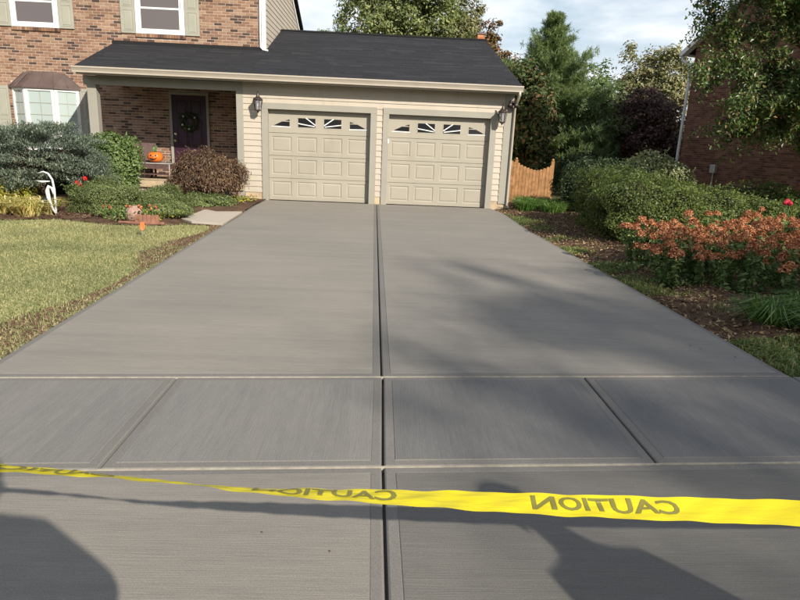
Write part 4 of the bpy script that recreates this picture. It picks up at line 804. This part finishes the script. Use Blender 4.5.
# ornament: white bent metal stake with loop and dark ball
orn = empty('garden_ornament', (-3.12, -4.0, 0), 0, 'white curved metal garden ornament with dark round bird at the lawn edge', 'ornament')
MB().tube([(.05, 0, -.05), (.055, 0, .2), (.06, 0, .45), (.04, 0, .62), (-.02, 0, .72), (-.10, 0, .75), (-.20, 0, .72)], [.016, .018, .018, .018, .016, .014, .008], 9).build('hook', M['white_dirty'], orn, True)
MB().tube([(.05, -.01, .02), (.0, -.02, .12), (-.045, -.02, .30), (-.055, -.02, .42), (-.02, -.02, .50), (.03, -.02, .47), (.045, -.015, .36)], [.016, .022, .034, .036, .030, .024, .014], 9).build('loop', M['white_dirty'], orn, True)
MB().ball((-.115, -.04, .24), (.062, .05, .07), 12, 8).build('bird_body', M['black'], orn, True); MB().ball((-.125, -.085, .225), (.028, .015, .03), 8, 6).build('bird_breast', M['white_dirty'], orn, True)
MB().tube([(-.02, .03, .585), (-.16, .05, .57), (-.27, .05, .585)], [.006, .022, .004], 8).build('wing', M['white_dirty'], orn, True)
rk = MB().ball((0, 0, .10), (.15, .12, .14), 12, 8, .22, np.random.default_rng(5)).build('garden_rock', paint('pink_stone', (.33, .21, .165), .8, .2, 8), None); rk.location = (-1.6, -4.22, 0); tag(rk, 'rounded salmon-pink rock at the corner of the lawn bed', 'rock')
ed = empty('edging_tile', (-1.33, -4.5, 0), .06, 'scalloped terracotta edging row at the end of the lawn bed', 'edging'); M['terra'] = paint('terracotta', (.22, .105, .068), .8, .3, 9)
for k in range(6): MB().prism([(-.15+k*.068+.031*math.cos(a)+.031, -.02, .10+.03*math.sin(a)) for a in [i*math.pi/6 for i in range(7)]]+[(-.15+k*.068, -.02, -.03), (-.15+k*.068+.062, -.02, -.03)], (0, .035, 0)).build('scallop', M['terra'], ed)
box('board', M['terra'], ed, -.42, .34, -.03, .0, -.03, .008)
fg = empty('marker_flag', (-.905, -5.72, -.04), .3, 'small orange utility marker flag stuck in the lawn', 'flag')
MB().tube([(0, 0, -.05), (.0, 0, .16)], .003, 5).build('wire', M['steel'], fg)
MB().prism([(-.025, -.004, .10), (.02, .0, .085), (.045, .006, .15), (.03, .006, .205), (-.01, .0, .21), (-.03, -.004, .16)], (0, .003, 0)).build('flag', plain('flag_orange', (.8, .13, .02), .6), fg)

# right bed: sedums, daylilies
def sedum(c, seed, nh, label, R=.34, hh=.57):
    rng = np.random.default_rng(seed); e = empty('sedum', (c[0], c[1], .02), 0, label, 'flowers', 'sedum clumps in the right bed'); mb = MB(); LP = []; LN = []; FP = []; FN = []
    for k in range(nh):
        a = rng.random()*6.28; r = R*math.sqrt(rng.random()); top_ = np.array((r*math.cos(a)*1.25, r*math.sin(a)*1.25, hh*(1-.35*(r/R)**2)+rng.normal()*.05)); b = top_*np.array((.45, .45, 0)); mb.tube([b, (b+top_)/2+np.array((0, 0, .02)), top_], [.008, .007, .006], 5, False)
        n = 36; t = rng.random(n)[:, None]*.92; c_ = b*(1-t)+top_*t; dd = dirs(n, rng); dd[:, 2] = np.abs(dd[:, 2])*.5; LP.append(c_+dd*.035); LN.append(dd*.5+np.array((0, 0, .8))+rng.normal(size=(n, 3))*.4)
        m = 150; q = np.sqrt(rng.random(m)); an = rng.random(m)*6.28; rr = .055+.028*rng.random(); FP.append(top_+np.stack([rr*q*np.cos(an), rr*q*np.sin(an), .055*(1-q**2)+rng.normal(size=m)*.008], -1)); FN.append(np.stack([q*np.cos(an), q*np.sin(an), np.ones(m)], -1)+rng.normal(size=(m, 3))*.6)
    mb.build('stems', M['stalk'], e); leaves('foliage', LM['sedleaf'], e, np.concatenate(LP), np.concatenate(LN), .085, rng, .5); leaves('flower_heads', LM['sedflow'], e, np.concatenate(FP), np.concatenate(FN), .024, rng, .9); return e
sp = [(6.3, -8.05), (6.6, -8.2), (6.45, -7.55), (6.95, -7.75), (7.45, -7.95), (6.75, -7.0), (7.3, -7.25), (7.85, -7.45), (7.1, -6.45), (7.7, -6.7), (8.3, -6.9), (7.7, -6.0), (8.3, -6.2), (8.9, -6.4), (8.5, -5.6), (9.1, -5.7), (9.6, -5.9), (9.3, -5.0), (9.9, -5.2), (6.85, -8.5), (7.35, -8.75), (7.9, -8.4), (8.4, -7.7), (9.0, -7.1), (6.35, -6.85)]
for i, c in enumerate(sp): sedum(c, 200+i, 14, 'clump of coral sedum flower heads in the right bed')
dl = [(6.4, -9.75), (6.75, -10.0), (6.95, -9.55), (7.2, -10.25)]
for i, c in enumerate(dl): clump('daylily_clump', 'arching strappy daylily clump at the front of the right bed', 'plant', (c[0], c[1], .0), 300, .50, .016, 'lily', 240+i, .11, .75, .8, 'daylilies in the right bed')
for i, (x, y, l) in enumerate(((6.25, -.35, .34), (6.6, -.1, .36), (6.95, -.5, .36), (6.45, .3, .36), (7.0, .35, .36), (6.75, -.85, .30))): clump('grassy_clump', 'bright green grassy clump below the cedar fence', 'plant', (x, y, .02), 520, l*1.3, .014, 'lily', 260+i, .22, .5, .5, 'grassy clumps by the fence')
for i, (x, y) in enumerate(((6.55, -7.98), (6.35, -8.15), (6.15, -7.2), (6.9, -9.15))): flowers('bed_weed', 'low pale green weed at the bare front of the right bed', (x, y, .0), 2, 'dry', 280+i, .12, 'sedleaf', .03, 10, 150, .16)
# litter, clods, weeds
def scatter(name, label, X, Y, Z, mat, seed, size, kindm='leaf'):
    rng = np.random.default_rng(seed); n = len(X); P = np.stack([X, Y, Z], -1)
    if kindm == 'leaf': o = leaves(name, mat, None, P+np.array((0, 0, .012)), rng.normal(size=(n, 3))*.5+(0, 0, 1), size*(.5+rng.random(n)), rng, .5)
    elif kindm == 'blade': o = blades(name, mat, None, P, rng.normal(size=(n, 3))*.45+np.array((0, 0, 1)), size*(.5+rng.random(n)), size*.09, rng, .5)
    else:
        s = size*(.3+rng.random(n)**2); d0 = np.array([(1, 0, 0), (0, 1, 0), (-1, 0, 0), (0, -1, 0), (0, 0, .8), (0, 0, -.6)], float)
        V = (P[:, None, :]+d0[None]*s[:, None, None]*(.6+.8*rng.random((n, 6, 1)))).reshape(-1, 3); i = np.arange(n)[:, None]*6
        Fc = np.concatenate([i+f for f in ([0, 1, 4], [1, 2, 4], [2, 3, 4], [3, 0, 4], [1, 0, 5], [2, 1, 5], [3, 2, 5], [0, 3, 5])], 1).reshape(-1, 3); o = link(name, npmesh(name, V, Fc), mat)
    tag(o, label, 'ground cover', kind='stuff'); return o
rng = np.random.default_rng(300)
n = 9000; Y = rng.uniform(-10.95, .8, n); X = rx(Y)+.03+rng.random(n)**1.3*2.2; scatter('soil_clods', 'crumbly brown soil clods over the right bed', X, Y, hr(X, Y)+.004, M['clod'], 1, .022, 'clod')
n = 5000; Y = rng.uniform(-10.95, .6, n); X = rx(Y)+.03+rng.random(n)**1.6*1.6; scatter('bed_litter', 'dry leaves and straw over the right bed', X, Y, hr(X, Y)+.006, LM['dry'], 2, .04)
n = 16000; Y = rng.uniform(-11.0, -1, n); X = rx(Y)+.02+np.abs(rng.normal(size=n))*.22; dens = (np.sin(Y*2.1)+np.sin(Y*5.3+1)+np.sin(X*3+Y*1.3) > .3) | ((Y < -10.2) & (rng.random(n) < .8)); X, Y = X[dens], Y[dens]; scatter('edge_weeds', 'ragged grass tufts along the right edge of the driveway', X, Y, hr(X, Y)-.005, LM['weed'], 3, .085, 'blade')
n = 7000; Y = rng.uniform(-11.1, -10.2, n); X = rng.uniform(5.85, 8.2, n); ok = (Y > L1(X)+.03) & (rng.random(n) < .85); scatter('corner_grass', 'dry tufted grass at the corner of sidewalk and bed', X[ok], Y[ok], hr(X[ok], Y[ok])-.005, LM['weed'], 4, .10, 'blade')
# lawn
n = 330000; Y = -4.2-rng.random(n)**.9*9.5; Y = np.where(rng.random(n) < .5, -6.5-rng.random(n)*4.9, Y); X = lx(Y)-.03-rng.random(n)*np.where(Y < -8, 4.2, 6.2)
e_ = lx(Y)-X; nzv = np.sin(Y*1.7+.6)*.5+np.sin(Y*4.1)*.3+np.sin(X*6+Y*2.3)*.2
bare = (e_ < .30+.24*nzv) & (e_ > .07) & (rng.random(n) < .82); bare |= (Y > lawnfar(X)-.03) | (e_ < .035+.03*nzv) | ((Y < L1(X)+.03) & (Y > L2(X)-.03))
X, Y = X[~bare], Y[~bare]; patch = np.sin(X*1.9+1)*np.sin(Y*1.3)+.5*np.sin(X*4.3+Y*3.1)
scatter('lawn_grass', 'short yellowish green mown lawn', X, Y, np.full(len(X), -.052), LM['grass'], 5, .052, 'blade').name = 'lawn_grass'
n = 9000; Y = rng.uniform(-11.4, -4.3, n); X = lx(Y)-.05-rng.random(n)*(.30+.2*np.sin(Y*1.7+.6)); scatter('edge_clods', 'brown soil crumbs along the left edge of the driveway', X, Y, np.full(n, -.044), M['clod'], 6, .016, 'clod')
n = 3500; Y = rng.uniform(-4.4, .3, n); X = rng.uniform(-5.2, -.3, n); ok = (Y > lawnfar(X)) & ~((X > -1.3) & (Y < -2.2)); scatter('mulch_chips', 'dark mulch chips in the left bed', X[ok], Y[ok], np.full(ok.sum(), .02), M['clod'], 7, .03, 'clod')

# ================================================================== TAPE
W3 = .076; TX = [(-1150, 398, 78), (-420, 440, 78), (-200, 455, 76), (0, 467.5, 78), (100, 475, 83), (195, 484, 85.5), (260, 490, 77), (330, 493.5, 68), (400, 497, 63), (480, 501, 56), (560, 505, 49), (680, 509.5, 39), (800, 513.5, 34), (1000, 518, 28), (1300, 520, 20), (1750, 516, 10)]
TP = np.array([CP+ray(a, b)*1.52 for a, b, c in TX]); TA = np.array([math.radians(c) for a, b, c in TX])
cum = np.concatenate([[0], np.cumsum(np.linalg.norm(np.diff(TP, axis=0), axis=1))]); TL = cum[-1]
def cr_i(s, A):
    i = int(np.clip(np.searchsorted(cum, s)-1, 0, len(cum)-2)); t = (s-cum[i])/(cum[i+1]-cum[i]); p0, p1, p2, p3 = A[max(i-1, 0)], A[i], A[i+1], A[min(i+2, len(cum)-1)]
    return .5*((2*p1)+(-p0+p2)*t+(2*p0-5*p1+4*p2-p3)*t*t+(-p0+3*p1-3*p2+p3)*t**3)
N0 = np.array((0, -.84, .545))
def ribbon(s, v, off=0.):
    c = cr_i(s, TP); t = cr_i(min(s+.02, TL), TP)-cr_i(max(s-.02, 0), TP); t = t/np.linalg.norm(t); n0 = N0-t*(N0@t); n0 /= np.linalg.norm(n0); b0 = np.cross(n0, t); b0 = b0 if b0[2] > 0 else -b0
    a = cr_i(s, TA)+.12*(v/W3)*math.sin(s*2.2+.4); b = math.cos(a)*b0-math.sin(a)*n0; nn = math.cos(a)*n0+math.sin(a)*b0; return c+b*v+nn*(off+.004*math.sin(s*5)*(v/W3)+.0016*math.sin(s*31+v*60)+.0012*math.sin(s*53-v*90))
tp = empty('caution_tape', (0, 0, 0), 0, 'yellow plastic caution tape stretched across the driveway apron', 'tape'); ns = 420; nv = 8; V = []
for i in range(ns+1):
    for j in range(nv+1): V.append(ribbon(TL*i/ns, W3*(j/nv-.5)))
MB().add(V, [(i*(nv+1)+j, (i+1)*(nv+1)+j, (i+1)*(nv+1)+j+1, i*(nv+1)+j+1) for i in range(ns) for j in range(nv)]).build('strip', M['tape'], tp, True)
def s_at(px_): return float(np.interp(px_, [a for a, b, c in TX], cum))
fc = bpy.data.curves.new('lettering', 'FONT'); fc.body = 'CAUTION'; fc.size = 1; fc.offset = .022; fc.resolution_u = 3; fo = bpy.data.objects.new('lettering', fc); COL.objects.link(fo); bpy.context.view_layer.update()
tm = bpy.data.meshes.new_from_object(fo.evaluated_get(bpy.context.evaluated_depsgraph_get())); bpy.data.objects.remove(fo)
bm = bmesh.new(); bm.from_mesh(tm); bmesh.ops.triangulate(bm, faces=bm.faces); 
for _ in range(2): bmesh.ops.subdivide_edges(bm, edges=[e for e in bm.edges if e.calc_length() > .12], cuts=1); bmesh.ops.triangulate(bm, faces=bm.faces)
bm.to_mesh(tm); bm.free(); tv = np.array([v.co[:] for v in tm.vertices]); tx0, tx1, ty0, ty1 = tv[:, 0].min(), tv[:, 0].max(), tv[:, 1].min(), tv[:, 1].max()
for (pa, pb) in ((-312, -169), (-30, 113), (253, 397), (535, 680), (818, 962)):
    sa, sb = s_at(pa), s_at(pb); me = tm.copy()
    for v, c in zip(me.vertices, tv): v.co = ribbon(sb+(sa-sb)*(c[0]-tx0)/(tx1-tx0), W3*.62*((c[1]-ty0)/(ty1-ty0)-.5)+.004, .0014)
    me.update(); link('lettering', me, M['tapetext'], tp)
for i, s in enumerate((0, TL)):
    p = cr_i(s, TP); o = MB().prism([(-.02, -.012, -.4), (.02, -.012, -.4), (.02, -.012, .70), (-.02, -.012, .70)], (0, .024, 0)).build('wooden_stake', M['stake'], None, bevel=.003); o.location = (p[0]+(-.02 if i == 0 else .02), p[1]+.0, 0); tag(o, ['wooden stake holding the tape beside the lawn', 'wooden stake holding the tape beside the flower bed'][i], 'stake')
# pebbles
rng = np.random.default_rng(77); mb = MB()
for (a, b) in ((423, 507), (330, 552), (413, 507), (735, 357), (690, 346), (760, 360), (700, 349), (262, 533)):
    p = gz(a, b); q = MB().ball((0, 0, .004), (.004, .0035, .0035), 6, 4, .4, rng).build('pebble', M['clod']); q.location = p; tag(q, 'tiny crumb of soil lying on the driveway concrete', 'pebble', 'crumbs on the concrete')

# ================================================================== PEOPLE (behind the viewpoint; their shadows fall on the slab)
def person_mat(name, shoe, trouser, shirt, skin, zs=(.09, .95, 1.46)):
    m, t, b = base_mat(name, .8, .2); c = N(t, 'ShaderNodeTexCoord'); s = N(t, 'ShaderNodeSeparateXYZ'); t.links.new(c.outputs['Object'], s.inputs[0]); mt = N(t, 'ShaderNodeMath', operation='DIVIDE'); mt.inputs[1].default_value = 2.; t.links.new(s.outputs[2], mt.inputs[0])
    t.links.new(ramp(t, mt.outputs[0], [(0, shoe), (zs[0]/2, trouser), (zs[1]/2, shirt), (zs[2]/2, skin)], 'CONSTANT'), b.inputs['Base Color']); return m
def person(loc, rz, label, arms, hat, cols, bulk=1., sc=1.):
    e = empty('person', loc, rz, label, 'person'); e.scale = (sc, sc, sc); J = []; E = []; R_ = []
    def j(p, r, par=None):
        J.append(p); R_.append(r if hasattr(r, '__len__') else (r, r)); 
        if par is not None: E.append((par, len(J)-1))
        return len(J)-1
    pel = j((0, 0, .95), (.17, .12)); wa = j((0, .0, 1.12), (.15, .11), pel); chs = j((0, .0, 1.34), (.18, .12), wa); nk = j((0, .0, 1.50), (.06, .06), chs); hd = j((0, .03, 1.62), (.078, .095), nk); ht = j((0, .02, 1.74), (.070, .085), hd)
    nose = j((0, .115, 1.63), (.018, .018), hd)
    for s in (-1, 1):
        hp = j((s*.10, 0, .90), (.10, .105), pel); kn = j((s*.12, .02, .50), (.065, .065), hp); an = j((s*.13, -.01, .09), (.042, .045), kn); to = j((s*.15, .17, .035), (.042, .03), an)
        A = arms[0 if s < 0 else 1]; sh = j((s*.19, 0, 1.42), (.065, .065), chs); el = j(A[0], (.048, .048), sh); wr = j(A[1], (.030, .030), el); d = np.array(A[2], float); d /= np.linalg.norm(d); wv = np.array(A[1]); side = np.cross(d, (0, 1, 0)) if abs(d[1]) < .9 else np.cross(d, (0, 0, 1)); side /= np.linalg.norm(side)
        pm = j(tuple(wv+d*.07), (.030, .018), wr)
        for k, o_ in enumerate((-1.5, -.5, .5, 1.5)):
            f1 = j(tuple(wv+d*.11+side*o_*.02), (.009, .009), pm); f2 = j(tuple(wv+d*(.16+.008*(1-abs(o_)))+side*o_*.021+np.array((0, 0, -.008))), (.008, .008), f1)
        t1 = j(tuple(wv+d*.045-side*.045), (.010, .010), wr); j(tuple(wv+d*.085-side*.058), (.009, .009), t1)
    me = bpy.data.meshes.new('body'); me.from_pydata(J, E, []); o = link('body', me, cols, e); md = o.modifiers.new('skin', 'SKIN'); md.use_smooth_shade = True
    for i, r in enumerate(R_): me.skin_vertices[0].data[i].radius = (r[0]*(bulk if i != 3 and i < 3 or R_[i][0] in (.065, .048) else 1), r[1]*(bulk if i < 3 or R_[i][0] in (.065, .048) else 1))
    me.skin_vertices[0].data[0].use_root = True; sd = o.modifiers.new('sub', 'SUBSURF'); sd.levels = 1; sd.render_levels = 2
    if hat:
        MB().lathe([(.108, 1.68), (.110, 1.72), (.095, 1.78), (.06, 1.815), (0, 1.825)], (0, .015, 0), 16).build('cap_crown', plain(label[:6]+'_cap', (.05, .06, .12), .8), e, True); MB().prism([(-.085, .09, 1.685), (-.075, .19, 1.675), (0, .225, 1.67), (.075, .19, 1.675), (.085, .09, 1.685)], (0, 0, .008)).build('cap_brim', plain(label[:6]+'_brim', (.05, .06, .12), .8), e)
    else: MB().ball((0, .0, 1.70), (.098, .112, .11), 14, 10).build('hair', plain('hair_brown', (.06, .035, .02), .7), e, True)
    for s in (-1, 1):
        MB().ball((s*.032, .098, 1.655), .012, 8, 6).build('eye', M['white'], e, True); MB().ball((s*.086, .02, 1.635), (.014, .028, .034), 8, 6).build('ear', plain('skin_tone', (.45, .26, .18), .6), e, True)
    MB().ball((0, .104, 1.575), (.026, .010, .008), 8, 6).build('mouth', plain('lip_tone', (.35, .13, .1), .6), e, True); return e
person((2.76, -15.34, 0), 0, 'person in a blue shirt raising a phone behind the tape', [((-.30, .10, 1.16), (-.12, .17, 1.24), (.2, .1, .6)), ((.31, .10, 1.16), (.06, .17, 1.24), (-.2, .1, .55))], False, person_mat('clothes_photographer', (.05, .05, .05), (.05, .07, .13), (.10, .18, .35), (.45, .26, .18), (.09, .95, 1.47)), 1.45, 1.13)
person((5.0, -15.2, 0), .35, 'person in a cap and grey shirt standing beside the sidewalk apron', [((-.27, -.03, 1.14), (-.25, .10, .88), (0, .1, -1)), ((.27, -.03, 1.14), (.25, .10, .88), (0, .1, -1))], True, person_mat('clothes_bystander', (.07, .05, .04), (.18, .16, .12), (.22, .23, .24), (.45, .26, .18)), 1.05, 1.0)
ph = MB().box(-.075, .075, -.012, -.003, -.037, .037).build('smartphone', M['black'], None, bevel=.003); ph.matrix_world = Matrix.Translation(Vector(CP-FW*.03-RT*.05)) @ Matrix(((RT[0], FW[0], UP[0]), (RT[1], FW[1], UP[1]), (RT[2], FW[2], UP[2]))).to_4x4(); tag(ph, 'black smartphone held level by the person in the blue shirt', 'phone')
